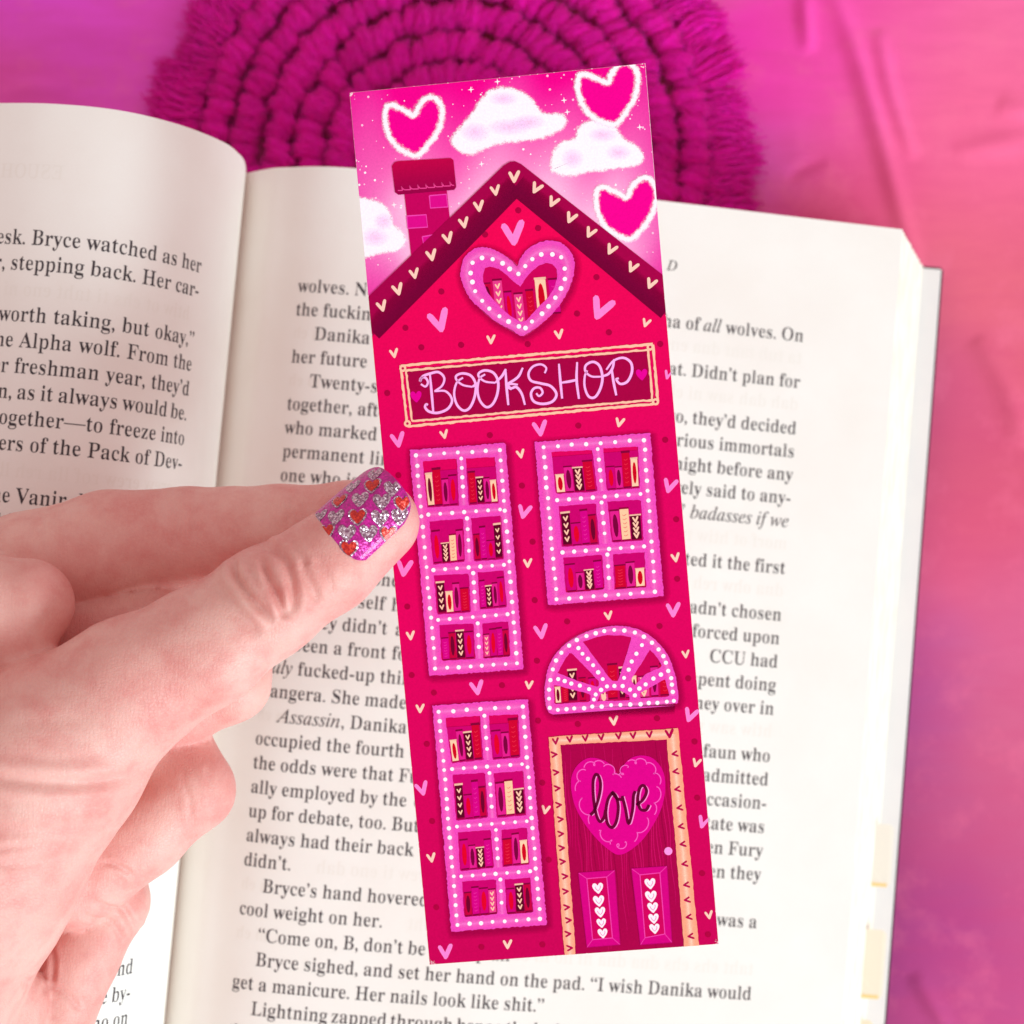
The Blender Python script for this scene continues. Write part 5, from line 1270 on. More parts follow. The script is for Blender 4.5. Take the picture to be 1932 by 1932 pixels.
    holes = [[(320, 848), (500, 893), (735, 950), (730, 1035), (322, 1066)], [(360, 712), (430, 572), (505, 472), (828, 800), (822, 874), (560, 790)], [(648, 355), (800, 297), (950, 276), (1100, 281), (1200, 305), (1168, 420), (1045, 800), (975, 800)],
             [(1410, 438), (1500, 540), (1550, 632), (1370, 710), (1235, 848), (1190, 790), (1262, 680)], [(1290, 940), (1400, 875), (1585, 772), (1630, 972), (1300, 996)], [(808, 1030), (835, 960), (930, 908), (1060, 902), (1170, 962), (1185, 1016)]]
    f = Print(z + .0195)
    f.poly(O, ORCHID, [ragged(card(h, ao, ak), .05, .005) for h in holes])
    fo = f.build('printed_window', FRAME_INK, label='half-round fanlight printed over the door')
    soft_rim(ragged(O, .1, 0), fo)
    gl = Print(z + .0158)
    gl.poly(card([(300, 1080), (290, 720), (450, 450), (800, 260), (1150, 250), (1450, 400), (1640, 800), (1660, 1000)], ao, ak), (200, 0, 84))
    gl.build('printed_interior', parent=fo)
    bk = Print(z + .0162)
    def bq(x0, y0, x1, y1, s=-.06):
        return card([(x0, y0), (x1, y0 + s * (x1 - x0)), (x1 + 14, y1 + s * (x1 - x0)), (x0 + 14, y1)], ao, ak)
    for q, s in [((322, 855, 392, 1064), 'C1'), ((396, 850, 486, 1056), 'R1'), ((462, 640, 580, 1050), 'D1'), ((592, 740, 680, 1040), 'N1'), ((700, 740, 800, 1034), 'M1'), ((915, 570, 1040, 1020), 'R1'), ((1048, 610, 1120, 1010), 'D1'), ((820, 930, 930, 1030), 'H.9'),
                 ((1120, 640, 1190, 1006), 'M1'), ((1195, 720, 1255, 1000), 'C1'), ((1260, 690, 1400, 998), 'H.9'), ((1405, 600, 1500, 985), 'P1'), ((1505, 560, 1640, 976), 'R1')]:
        books(bk, bq(*q), [s])
    tag(bk.build('printed_books', parent=fo), kind='stuff')
    dl = [(270, 1108), (362, 1130), (460, 1122), (548, 1112), (660, 1110), (753, 1090), (860, 1090), (967, 1073), (1073, 1070), (1185, 1064), (1302, 1060), (1395, 1046), (1493, 1044), (1600, 1030), (1680, 1020), (262, 1003), (262, 900), (278, 792), (305, 670), (342, 568), (402, 480),
          (490, 398), (578, 334), (688, 288), (793, 256), (890, 230), (1003, 217), (1118, 223), (1238, 245), (1340, 292), (1432, 360), (1507, 436), (1562, 512), (1590, 587), (1617, 680), (1650, 762), (1658, 836), (1668, 918), (596, 426), (642, 490), (704, 548), (763, 620), (820, 700), (872, 777),
          (1318, 388), (1255, 486), (1202, 575), (1167, 668), (1115, 762), (366, 780), (440, 802), (515, 830), (612, 853), (717, 892), (792, 953), (772, 1010), (853, 900), (920, 860), (1005, 855), (1098, 855), (1182, 895), (1237, 960), (1288, 882), (1360, 835), (1448, 768), (1533, 722)]
    P = card(dl, ao, ak)
    hl = [(spline(card([(262, 1090), (262, 850), (310, 660), (420, 460), (600, 320), (850, 235), (1100, 222), (1350, 300), (1520, 450), (1620, 690), (1670, 960)], ao, ak), 6), .07, False), (card([(290, 1130), (900, 1085), (1680, 1025)], ao, ak), .06, False)]
    frame_finish(hl, [(p, 12.0 * UNIT * rng.uniform(.9, 1.1)) for p in P], fo)
    # heart window in the gable
    ho, hk = HZ
    O = ragged(spline(card([(845, 515), (900, 380), (1000, 262), (1150, 172), (1330, 140), (1500, 190), (1610, 310), (1660, 450), (1650, 620), (1580, 830), (1480, 1010), (1350, 1180), (1200, 1320), (1050, 1430), (930, 1505), (870, 1490), (750, 1410), (550, 1310), (400, 1180), (220, 1030), (110, 860), (45, 700), (40, 560), (90, 400), (170, 310), (260, 255), (400, 245), (550, 290), (700, 380), (790, 460)], ho, hk), 3, True), .03, .008)
    Hh = ragged(card([(890, 800), (820, 750), (700, 640), (580, 550), (450, 515), (385, 540), (360, 620), (360, 740), (420, 880), (500, 985), (620, 1110), (720, 1200), (830, 1270), (900, 1300), (960, 1295), (1050, 1200), (1150, 1090), (1280, 960), (1380, 800), (1415, 650), (1405, 550), (1350, 480), (1260, 460), (1160, 495), (1050, 580), (980, 660)], ho, hk), .04, .004)
    f = Print(z + .0195)
    f.poly(O, ORCHID, [Hh])
    fo = f.build('printed_window', FRAME_INK, label='heart-shaped window printed in the gable')
    soft_rim(ragged(O, .1, 0), fo)
    gl = Print(z + .0158)
    gl.poly(card([(200, 400), (500, 420), (880, 620), (1200, 350), (1520, 450), (1450, 900), (930, 1400), (450, 1050), (220, 750)], ho, hk), (204, 0, 88))
    gl.build('printed_interior', parent=fo)
    bk = Print(z + .0162)
    def bq2(x0, y0, x1, y1, s=-.05):
        return card([(x0, y0), (x1, y0 + s * (x1 - x0)), (x1 + 60, y1 + s * (x1 - x0)), (x0 + 60, y1)], ho, hk)
    for q, s in [((330, 725, 465, 1100), 'N1'), ((475, 655, 625, 1230), 'H1'), ((640, 830, 760, 1330), 'M1'), ((780, 850, 920, 1390), 'H1'), ((945, 800, 1070, 1360), 'R1'), ((1070, 630, 1250, 1250), 'c1'), ((1265, 640, 1420, 1200), 'm1')]:
        books(bk, bq2(*q), [s])
    tag(bk.build('printed_books', parent=fo), kind='stuff')
    dl = [(862, 620), (960, 508), (1060, 408), (1187, 340), (1345, 338), (1470, 378), (1520, 540), (1522, 688), (1467, 823), (1387, 955), (1290, 1080), (1197, 1185), (1055, 1297), (962, 1390), (868, 1368), (722, 1300), (592, 1225), (448, 1117), (347, 1007), (247, 870), (208, 740), (182, 612), (210, 465), (345, 395), (495, 412), (637, 470), (738, 550)]
    hl = [(spline(card([(862, 600), (960, 470), (1060, 360), (1187, 290), (1345, 270), (1490, 340), (1560, 500), (1550, 688), (1490, 843), (1387, 1005), (1197, 1215), (962, 1410), (868, 1400), (592, 1245), (448, 1137), (347, 1027), (200, 870), (150, 740), (130, 612), (170, 445), (345, 345), (495, 362), (637, 430), (738, 500)], ho, hk), 3, True), .105, True)]
    frame_finish(hl, [(p, 12.6 * UNIT * rng.uniform(.9, 1.15)) for p in card(dl, ho, hk)], fo)

    # ---------------- sign
    sg = Print(z + .0165)
    sg.poly(card([(362, 165), (1742, 42), (1768, 337), (400, 462)], R5), WINE)
    sgo = sg.build('printed_sign', label='dark red sign lettered BOOKSHOP')
    bd = Print(z + .018)
    def rough_line(a, b, w):
        P = np.array(along(*card([a, b], R5), .05))
        P = P + np.array([[rng.uniform(-.005, .005), rng.uniform(-.006, .006)] for _ in P])
        bd.stroke(P, [w * rng.uniform(.75, 1.2) for _ in P], (255, 196, 168))
    for c4, w in (([(338, 145), (1764, 14), (1792, 350), (376, 488)], .022), ([(368, 172), (1736, 46), (1760, 330), (402, 458)], .019)):
        for i in range(4):
            rough_line(c4[i], c4[(i + 1) % 4], w)
    for p in [(350, 160), (1748, 30), (1778, 340), (376, 472)]:
        c = card([p], R5)[0]
        bd.dot(c, .062, (255, 196, 168), 12); bd.dot(c, .024, (190, 0, 80), 8)
    bd.build('printed_border', parent=sgo)
    for p in ((425, 318), (1700, 185)):
        h = Print(z + .0175); h.poly(spline(heart_at(p, 66, 4, HEART, R5), 3, True), (232, 0, 150)); h.build('printed_heart', parent=sgo)
    ST = [[(452, 248), (478, 262), (492, 238), (478, 212), (455, 212), (448, 232), (462, 205), (505, 188), (552, 180), (584, 212), (572, 256), (530, 288)], [(503, 190), (512, 290), (522, 405)], [(528, 288), (592, 288), (628, 335), (606, 385), (550, 410), (500, 404), (476, 380), (482, 362), (492, 366)],
          [(742, 262), (690, 252), (655, 225), (652, 200), (688, 186), (736, 200), (762, 250), (755, 320), (728, 380), (692, 396), (655, 362), (640, 300), (655, 238), (690, 210)], [(742, 262), (775, 240)],
          [(872, 238), (818, 232), (782, 208), (780, 184), (815, 168), (862, 182), (888, 230), (884, 300), (858, 358), (822, 376), (786, 340), (772, 280), (784, 215), (815, 190)], [(872, 238), (910, 200), (932, 160)],
          [(930, 160), (936, 260), (946, 364)], [(1028, 152), (1000, 205), (938, 246)], [(938, 248), (962, 268), (992, 262), (1022, 300), (1040, 362)], [(1000, 248), (955, 244), (945, 262), (965, 275)],
          [(1152, 182), (1160, 152), (1130, 132), (1085, 145), (1060, 185), (1075, 225), (1130, 240), (1185, 255), (1218, 300), (1195, 342), (1140, 356), (1090, 342), (1074, 300), (1092, 268), (1125, 265), (1140, 292), (1120, 312), (1104, 296)],
          [(1232, 128), (1240, 225), (1250, 325)], [(1335, 118), (1332, 220), (1345, 326)], [(1242, 236), (1290, 228), (1336, 218)],
          [(1468, 200), (1415, 198), (1382, 170), (1385, 135), (1425, 116), (1462, 140), (1478, 205), (1465, 270), (1435, 316), (1400, 312), (1378, 260), (1378, 200), (1392, 165)], [(1468, 200), (1510, 185), (1535, 150), (1545, 100)],
          [(1530, 150), (1540, 225), (1556, 305)], [(1500, 160), (1540, 110), (1595, 92), (1638, 118), (1645, 170), (1620, 225), (1580, 240), (1556, 215), (1570, 208)]]
    lt = Print(z + .0195, 0.00004)
    for s in ST:
        P = spline(card(s, R5), 6)
        lt.stroke(P + np.array([.012, -.014]), .016, (140, 0, 92))
    for s in ST:
        P = spline(card(s, R5), 6)
        n = len(P)
        lt.stroke(P, [.0155 + .007 * math.sin(3.1 * i / n) for i in range(n)], (255, 180, 242))
    tag(lt.build('printed_lettering', parent=sgo), kind='stuff')

    # ---------------- door
    dr = Print(z + .0165, 0.00003)
    dr.poly(card([(1225, 340), (1855, 305), (1950, 1492), (1310, 1540)], R8), (170, 0, 72))
    for i in range(34):
        t = (i + rng.uniform(.2, .8)) / 34
        x0, x1 = 1240 + 600 * t, 1322 + 614 * t
        y0, y1 = rng.uniform(330, 700), rng.uniform(900, 1520)
        P = [(x0 + (x1 - x0) * (y - 335) / 1190 + 5 * math.sin(y / 60 + i), y) for y in np.linspace(y0, y1, 24)]
        dr.stroke(card(P, R8), [.003 + .006 * math.sin(math.pi * q / 23) for q in range(24)], rng.choice([(192, 0, 88), (150, 0, 62), (198, 10, 96)]))
    dro = dr.build('printed_door', label='dark red door with a love heart and two panels')
    fr = Print(z + .0205)
    lo, li = card([(1262, 1545), (1325, 1540)], R8); ro, ri = card([(2020, 1480), (1936, 1488)], R8)
    for q in (lo, li, ro, ri):
        q[1] = -H2
    tl, tr, itr, itl = card([(1172, 308), (1903, 256), (1840, 318), (1240, 352)], R8)
    outl = np.vstack([along(lo, tl, .06)[:-1], along(tl, tr, .06)[:-1], along(tr, ro, .06), along(ri, itr, .06)[:-1], along(itr, itl, .06)[:-1], along(itl, li, .06)])
    outl = outl + np.array([[rng.uniform(-.007, .007), rng.uniform(-.006, .006)] for _ in outl]); 
    fr.poly(outl, (255, 168, 134))
    fro = fr.build('printed_door_frame', PEACH_INK, dro)
    hl = Print(z + .0222)
    for a, b in (((lo + li) / 2, (tl + itl) / 2), ((tl + itl) / 2, (tr + itr) / 2), ((tr + itr) / 2, (ro + ri) / 2)):
        hl.ribbon(np.array(along(a, b, .2)), .085, [(-1, (255, 206, 176), 0), (0, (255, 216, 190), .9), (1, (255, 206, 176), 0)])
    hl.build('printed_highlight', GLAZE_INK, dro)
    fh = Print(z + .024, 0.0)
    for x, y in [(1212, 332), (1292, 320), (1380, 314), (1470, 308), (1568, 301), (1650, 297), (1742, 291), (1855, 286)]:
        fh.poly(heart_at((x, y), 38 if x < 1800 else 50, 4, HEART_V, R8), (182, 0, 76))
    for x, y in [(1205, 407), (1215, 508), (1222, 598), (1230, 692), (1240, 773), (1242, 855), (1247, 935), (1252, 1012), (1265, 1095), (1268, 1180), (1275, 1270), (1285, 1343), (1282, 1420), (1292, 1500)]:
        fh.poly(heart_at((x, y), 36, 94, HEART_V, R8), (182, 0, 76))
    for x, y in [(1885, 400), (1890, 500), (1900, 600), (1912, 705), (1920, 810), (1930, 910), (1940, 1022), (1950, 1140), (1954, 1225), (1964, 1322), (1974, 1430)]:
        fh.poly(heart_at((x, y), 36, -82, HEART_V, R8), (182, 0, 76))
    tag(fh.build('printed_hearts', parent=dro), kind='stuff')
    hp = spline(card([(1568, 522), (1520, 460), (1450, 428), (1385, 430), (1325, 480), (1298, 560), (1315, 680), (1370, 790), (1450, 890), (1520, 950), (1566, 972), (1620, 955), (1700, 890), (1770, 790), (1815, 690), (1832, 580), (1815, 490), (1760, 425), (1690, 410), (1630, 430), (1590, 475)], R8), 4, True)
    hb = Print(z + .0205); hb.poly(hp, (222, 0, 138)); hbo = hb.build('printed_heart', parent=dro, label='large magenta heart lettered love on the door')
    sq = Print(z + .0212, 0.00002)
    cen = hp.mean(0); inn = cen + (hp - cen) * .86
    m_ = len(inn)
    lo_ = []
    for i in range(m_ * 6):
        t = i / 6
        a = inn[int(t) % m_] * (1 - t % 1) + inn[(int(t) + 1) % m_] * (t % 1)
        lo_.append(a + .045 * np.array([math.cos(t * 1.62), math.sin(t * 1.62)]))
    for k in range(0, len(lo_) - 40, 46):
        sq.stroke(lo_[k:k + 38], .008, (246, 96, 196))
    tag(sq.build('printed_scrollwork', parent=dro), kind='stuff')
    LV = [[(1408, 748), (1432, 720), (1458, 640), (1466, 575), (1456, 530), (1438, 520), (1424, 560), (1426, 650), (1440, 740), (1462, 785), (1486, 760), (1494, 720)], [(1532, 622), (1508, 660), (1496, 730), (1505, 795), (1532, 818), (1556, 780), (1566, 700), (1552, 640), (1530, 618), (1560, 655), (1590, 660)],
          [(1588, 640), (1606, 710), (1624, 796), (1646, 720), (1652, 640), (1662, 612)], [(1668, 690), (1705, 660), (1726, 612), (1708, 580), (1686, 598), (1676, 660), (1690, 712), (1722, 718), (1740, 690)]]
    lt = Print(z + .0225, 0.0001)
    for s in LV:
        lt.stroke(spline(card(s, R8), 6) + np.array([.03, -.01]), .013, (255, 150, 220))
    for s in LV:
        lt.stroke(spline(card(s, R8), 6), .026, (104, 0, 50))
    tag(lt.build('printed_lettering', parent=dro), kind='stuff')
    for q, inn_, hs in [([(1340, 1075), (1545, 1060), (1575, 1480), (1388, 1496)], [(1388, 1108), (1500, 1098), (1532, 1442), (1420, 1452)], [(1450, 1160, 64), (1455, 1232, 66), (1463, 1295, 62), (1470, 1357, 56), (1477, 1415, 58)]),
                        ([(1640, 1050), (1840, 1035), (1868, 1466), (1690, 1480)], [(1688, 1085), (1800, 1073), (1828, 1418), (1716, 1440)], [(1745, 1133, 64), (1750, 1205, 68), (1760, 1268, 62), (1765, 1330, 60), (1770, 1387, 60)])]:
        pn = Print(z + .0205)
        Q, I = card(q, R8), card(inn_, R8)
        pn.poly(Q, (212, 0, 128)); pn.poly(I, (206, 0, 92))
        for k in range(4):
            pn.stroke([Q[k], I[k]], .006, (238, 60, 168)); pn.stroke([I[k], I[(k + 1) % 4]], .008, (240, 66, 172)); pn.stroke([Q[k], Q[(k + 1) % 4]], .006, (190, 0, 110))
        for x, y, w in hs:
            pn.poly(spline(heart_at((x, y), w, 6, HEART, R8), 3, True), (255, 236, 246))
            hh = heart_at((x, y), w * .5, 6, HEART, R8)
            pn.stroke(hh[3:13], .006, (240, 120, 180))
        pn.build('printed_panel', parent=dro)
    kn = Print(z + .0205); kn.dot(card([(1848, 950)], R8)[0], 23 * UNIT, (255, 150, 226), 16); kn.build('printed_knob', parent=dro)
build_bookmark()

# ------------------------------------------------------------------ the hand (one continuous skin grown from a distance field)
def build_hand():
    def J(px, py, z, r):
        return (at(px, py, z), r)
    thumb = [J(-420, 2080, 11.6, 2.5), J(-230, 1850, 11.7, 2.35), J(-85, 1620, 12.0, 2.12), J(75, 1440, 12.2, 1.66), J(246, 1296, 12.42, 1.12), J(388, 1220, 12.38, .985), J(503, 1140, 12.28, .90), J(613, 1070, 12.14, .80), J(716, 976, 12.0, .665)]
    pad = [J(640, 1066, 12.0, .70), J(722, 996, 11.93, .575)]
    web = [J(-180, 1240, 11.7, 1.6), J(-50, 1150, 11.9, 1.0), J(52, 1140, 11.9, .74), J(36, 1192, 12.0, .66)]
    index = [J(-330, 1250, 10.9, 1.9), J(-110, 1135, 10.7, 1.12), J(50, 1074, 10.45, 1.0), J(200, 1028, 10.32, .97), J(355, 1016, 10.3, .91), J(430, 1010, 10.42, .83), J(530, 1002, 10.42, .80), J(655, 990, 10.42, .76), J(790, 985, 10.6, .64)]
    middle = [J(-300, 1350, 10.7, 1.8), J(-80, 1260, 10.6, 1.05), J(120, 1202, 10.2, .87), J(320, 1173, 10.05, .84), J(440, 1210, 9.85, .78), J(428, 1284, 10.12, .735), J(330, 1335, 10.2, .74), J(225, 1392, 10.3, .74)]
    ring = [J(-300, 1560, 10.7, 1.8), J(-60, 1420, 10.3, 1.0), J(180, 1390, 9.95, .85), J(330, 1440, 9.9, .80), J(362, 1489, 10.12, .765), J(270, 1568, 10.3, .765), J(130, 1672, 10.5, .80)]
    little = [J(-320, 1750, 10.7, 1.8), J(-100, 1600, 10.2, .95), J(110, 1600, 9.5, .74), J(205, 1672, 9.55, .64), J(208, 1702, 9.62, .69), J(150, 1802, 9.75, .76), J(86, 1940, 9.9, .82), J(0, 2100, 10.1, .95), J(-160, 2200, 10.7, 1.3)]
    heel = [J(26, 1882, 10.85, .60), J(-10, 2000, 11.0, .72), J(-120, 2120, 11.1, 1.2)]
    palm = [J(-420, 1500, 10.9, 2.2), J(-420, 1900, 10.9, 2.3), J(-520, 2200, 11.2, 2.4)]
    chains = dict(thumb=thumb, pad=pad, web=web, index=index, middle=middle, ring=ring, little=little, heel=heel, palm=palm)
    h = 0.075
    lo = np.array([-17.0, -14.5, 7.4]); hi = np.array([-0.6, 1.9, 14.8])
    n = np.ceil((hi - lo) / h).astype(int) + 1
    axes = [lo[i] + h * np.arange(n[i]) for i in range(3)]
    def field(ch, k):
        D = np.full(tuple(n), 9.0, np.float32)
        for (a, ra), (b, rb) in zip(ch, ch[1:]):
            R = max(ra, rb) + 0.8
            i0 = np.clip(np.floor((np.minimum(a, b) - R - lo) / h).astype(int), 0, n)
            i1 = np.clip(np.ceil((np.maximum(a, b) + R - lo) / h).astype(int) + 1, 0, n)
            if np.any(i1 <= i0):
                continue
            X = axes[0][i0[0]:i1[0], None, None]; Y = axes[1][None, i0[1]:i1[1], None]; Z = axes[2][None, None, i0[2]:i1[2]]
            ab = b - a
            t = np.clip(((X - a[0]) * ab[0] + (Y - a[1]) * ab[1] + (Z - a[2]) * ab[2]) / (ab @ ab), 0, 1)
            d = np.sqrt((X - a[0] - t * ab[0]) ** 2 + (Y - a[1] - t * ab[1]) ** 2 + (Z - a[2] - t * ab[2]) ** 2) - (ra + (rb - ra) * t)
            s = D[i0[0]:i1[0], i0[1]:i1[1], i0[2]:i1[2]]
            D[i0[0]:i1[0], i0[1]:i1[1], i0[2]:i1[2]] = smin(s, d, k)
        return D
    def smin(a, b, k):
        q = np.maximum(k - np.abs(a - b), 0) / k
        return (np.minimum(a, b) - q * q * k * 0.25).astype(np.float32)
    D = field(thumb, .30)
    D = smin(D, field(pad, .2), .25)
    D = smin(D, field(web, .2), .22)
    E_ = field(index, .16)
    for nm, kk in (('middle', .03), ('ring', .02), ('little', .015), ('heel', .02)):
        E_ = smin(E_, field(chains[nm], .16), kk)
    E_ = smin(E_, field(palm, .4), .5)
    D = smin(D, E_, .025)
    # surface nets
    ins = D < 0
    c = [ins[i:n[0] - 1 + i, j:n[1] - 1 + j, k:n[2] - 1 + k] for i in (0, 1) for j in (0, 1) for k in (0, 1)]
    cnt = sum(q.astype(np.int8) for q in c)
    act = (cnt > 0) & (cnt < 8)
    idx = np.full(act.shape, -1, np.int64)
    cells = np.argwhere(act)
    idx[act] = np.arange(len(cells))
    acc = np.zeros((len(cells), 3)); num = np.zeros(len(cells))
    corners = [(i, j, k) for i in (0, 1) for j in (0, 1) for k in (0, 1)]
    val = {o: D[cells[:, 0] + o[0], cells[:, 1] + o[1], cells[:, 2] + o[2]] for o in corners}
    for a in corners:
        for ax in range(3):
            if a[ax] == 0:
                b = tuple(1 if q == ax else a[q] for q in range(3))
                va, vb = val[a], val[b]
                m = (va < 0) != (vb < 0)
                t = np.where(m, va / np.where(m, va - vb, 1), 0)
                p = np.tile(np.array(a, float), (len(cells), 1)); p[:, ax] += t
                acc[m] += p[m]; num[m] += 1
    V = lo + h * (cells + acc / num[:, None])
    F = []
    for ax in range(3):
        u, w = (ax + 1) % 3, (ax + 2) % 3
        sl0 = [slice(None)] * 3; sl1 = [slice(None)] * 3
        sl0[ax] = slice(0, -1); sl1[ax] = slice(1, None)
        s0, s1 = ins[tuple(sl0)], ins[tuple(sl1)]
        e = np.argwhere(s0 != s1)
        e = e[(e[:, u] > 0) & (e[:, w] > 0) & (e[:, u] < n[u] - 1) & (e[:, w] < n[w] - 1)]
        flip = s0[e[:, 0], e[:, 1], e[:, 2]]
        def cid(du, dw):
            q = e.copy(); q[:, u] -= du; q[:, w] -= dw
            return idx[q[:, 0], q[:, 1], q[:, 2]]
        Q = np.stack([cid(0, 0), cid(1, 0), cid(1, 1), cid(0, 1)], 1)
        Q[~flip] = Q[~flip][:, ::-1]
        F.append(Q)
    F = np.concatenate(F)
    F = F[(F >= 0).all(1)]
    F = F[:, ::-1] if False else F
    me = mesh('hand', V, F)
    bm = bmesh.new(); bm.from_mesh(me)
    bmesh.ops.recalc_face_normals(bm, faces=bm.faces)
    for _ in range(2):
        bmesh.ops.smooth_vert(bm, verts=bm.verts, factor=0.5, use_axis_x=True, use_axis_y=True, use_axis_z=True)
    # refine what the creases need: top of the thumb and thenar
    bm.normal_update()
    bm.to_mesh(me); bm.free()
    o = link('hand', me, None, None, True)
    # finer mesh, then creases pressed into it
    md = o.modifiers.new('fine', 'SUBSURF'); md.levels = 1; md.render_levels = 1
    dg = bpy.context.evaluated_depsgraph_get()
    me2 = bpy.data.meshes.new_from_object(o.evaluated_get(dg))
    o.modifiers.clear(); o.data = me2
    nv = len(me2.vertices)
    P = np.empty(nv * 3); me2.vertices.foreach_get('co', P); P = P.reshape(-1, 3)
    N = np.empty(nv * 3); me2.vertices.foreach_get('normal', N); N = N.reshape(-1, 3)
    disp = np.zeros(nv)
    def crease(pts, z, depth, w, nzmin=0.05, rim=0.45):
        Q = spline([at(x, y, z)[:2] for x, y in pts], 8)
        best = np.full(nv, 1e9); T = np.zeros(nv)
        near = (P[:, 0] > Q[:, 0].min() - 1) & (P[:, 0] < Q[:, 0].max() + 1) & (P[:, 1] > Q[:, 1].min() - 1) & (P[:, 1] < Q[:, 1].max() + 1) & (N[:, 2] > nzmin) & (np.abs(P[:, 2] - z) < 1.5)
        ii = np.where(near)[0]
        if not len(ii):
            return
        p = P[ii, :2]
        bb, tt = np.full(len(ii), 1e9), np.zeros(len(ii))
        for i in range(len(Q) - 1):
            ab = Q[i + 1] - Q[i]
            t = np.clip(((p - Q[i]) @ ab) / (ab @ ab + 1e-12), 0, 1)
            d = np.linalg.norm(p - Q[i] - t[:, None] * ab, axis=1)
            m = d < bb
            bb = np.where(m, d, bb); tt = np.where(m, (i + t) / (len(Q) - 1), tt)
        fade = np.clip(np.minimum(tt, 1 - tt) / .18, 0, 1) ** .7
        disp[ii] += fade * (-depth * np.exp(-(bb / w) ** 2) + depth * rim * np.exp(-((bb - 2.1 * w) / (1.1 * w)) ** 2))
    z4 = lambda L: [(x / 3, 644 + y / 3) for x, y in L]
    z7 = lambda L: [(x / 3, 1288 + y / 3) for x, y in L]
    TZ = 13.05
    for L, d, w in [([(1300, 1220), (1325, 1320), (1420, 1440), (1560, 1580)], .105, .070), ([(1470, 1215), (1520, 1330), (1580, 1440), (1612, 1570)], .10, .062), ([(1350, 1190), (1470, 1155), (1590, 1200), (1645, 1310), (1660, 1480), (1615, 1570)], .07, .070),
                    ([(1690, 1240), (1730, 1330), (1775, 1410), (1790, 1490)], .038, .07), ([(1140, 1325), (1260, 1430), (1390, 1570), (1480, 1670)], .045, .09), ([(1630, 1140), (1700, 1210), (1740, 1270)], .03, .06), ([(1790, 1230), (1850, 1330), (1880, 1430)], .018, .07)]:
        crease(z4(L), TZ, d, w)
    for L, d, w in [([(-40, 505), (120, 530), (280, 552), (480, 568), (640, 558), (790, 500)], .055, .10), ([(-60, 800), (120, 812), (330, 828), (480, 800)], .014, .10), ([(-60, 640), (150, 655), (420, 668), (600, 650)], .008, .08), ([(-40, 1000), (200, 1015), (420, 990)], .014, .07),
                    ([(60, 230), (300, 210), (560, 190)], .010, .12), ([(-20, 930), (160, 905), (350, 915)], .012, .05), ([(100, 390), (330, 420), (620, 410)], .007, .08), ([(-60, 1200), (120, 1215), (300, 1180)], .010, .1), ([(-20, 700), (200, 720), (360, 740)], .006, .07)]:
        crease(z7(L), 13.4, d, w)
    for L, d, w in [([(940, 880), (985, 960), (1000, 1060), (980, 1180)], .030, .09), ([(1060, 900), (1090, 1000), (1090, 1120)], .026, .08), ([(1620, 830), (1640, 950), (1620, 1060)], .02, .08), ([(560, 960), (590, 1080), (570, 1200)], .012, .1)]:
        crease(z4(L), 11.3, d, w)
    for L, d, w in [([(540, 1230), (640, 1310), (690, 1420), (690, 1520)], .04, .05), ([(470, 1300), (590, 1400), (640, 1520)], .03, .05), ([(600, 1000), (690, 1030), (760, 1090)], .04, .045), ([(1150, 480), (1190, 620), (1180, 760)], .014, .05), ([(1020, 520), (1070, 650), (1080, 800)], .014, .05), ([(230, 1480), (270, 1600), (265, 1760)], .04, .05), ([(270, 1730), (360, 1800), (420, 1900)], .03, .05)]:
        crease(z7(L), 10.9, d, w)
    # low, soft modelling so that nothing is a perfect tube
    for i in range(14):
        r = np.random.RandomState(40 + i)
        kv = r.normal(0, 1, 3); kv *= r.uniform(1.5, 5.0) / np.linalg.norm(kv)
        disp += 0.011 / (np.linalg.norm(kv) / 2) * np.sin(P @ kv + r.rand() * 6.28)
    P2 = P + N * disp[:, None]
    me2.vertices.foreach_set('co', P2.ravel()); me2.update()
    me2.polygons.foreach_set('use_smooth', [True] * len(me2.polygons))
    s = NT('skin')
    co = s.coord()
    n1 = s.noise(co, 0.55, 4, 0.55)
    n2 = s.noise(co, 2.2, 4, 0.6)
    n3 = s.noise(co, 22, 3, 0.6)
    c = s.mix(s.mr(n1.outputs[0], 0.35, 0.65, 0, 1), lin((234, 180, 170)), lin((226, 152, 145)))
    c = s.mix(s.mr(n2.outputs[0], 0.45, 0.72, 0, .34), c, lin((214, 116, 112)))
    c = s.mix(s.mr(n3.outputs[0], 0.45, 0.75, 0, .18), c, lin((246, 206, 192)))
    vor = s.n('ShaderNodeTexVoronoi', feature='DISTANCE_TO_EDGE'); s.l(s.mapping(co, (1.0, 1.35, 1.0), (0, 0, math.radians(32))), vor.inputs['Vector']); vor.inputs['Scale'].default_value = 15
    l1 = s.noise(s.mapping(co, (3.4, .5, 1), (0, 0, math.radians(-50))), 9, 3, .6)
    l2 = s.noise(s.mapping(co, (3.4, .5, 1), (0, 0, math.radians(28))), 9, 3, .6)
    hgt = s.math('ADD', s.math('MULTIPLY', s.mr(vor.outputs['Distance'], 0, .12, 0, 1), .30), s.math('ADD', s.math('MULTIPLY', l1.outputs[0], .7), s.math('MULTIPLY', l2.outputs[0], .6)))
    s.bump(hgt, 0.36, 0.03)
    s.set(c, 0.48, 0.45)
    s.b.inputs['Subsurface Weight'].default_value = 0.15
    s.b.inputs['Subsurface Radius'].default_value = (1.0, 0.35, 0.22)
    s.b.inputs['Subsurface Scale'].default_value = 0.22
    me2.materials.clear(); me2.materials.append(s.m)
    tag(o, 'left hand with fair skin and one painted thumbnail, holding up the pink bookmark', 'hand')

    # ---- the painted thumbnail
    T1, T0 = thumb[-2][0], thumb[-1][0]
    e1 = (T0 - T1) / np.linalg.norm(T0 - T1)
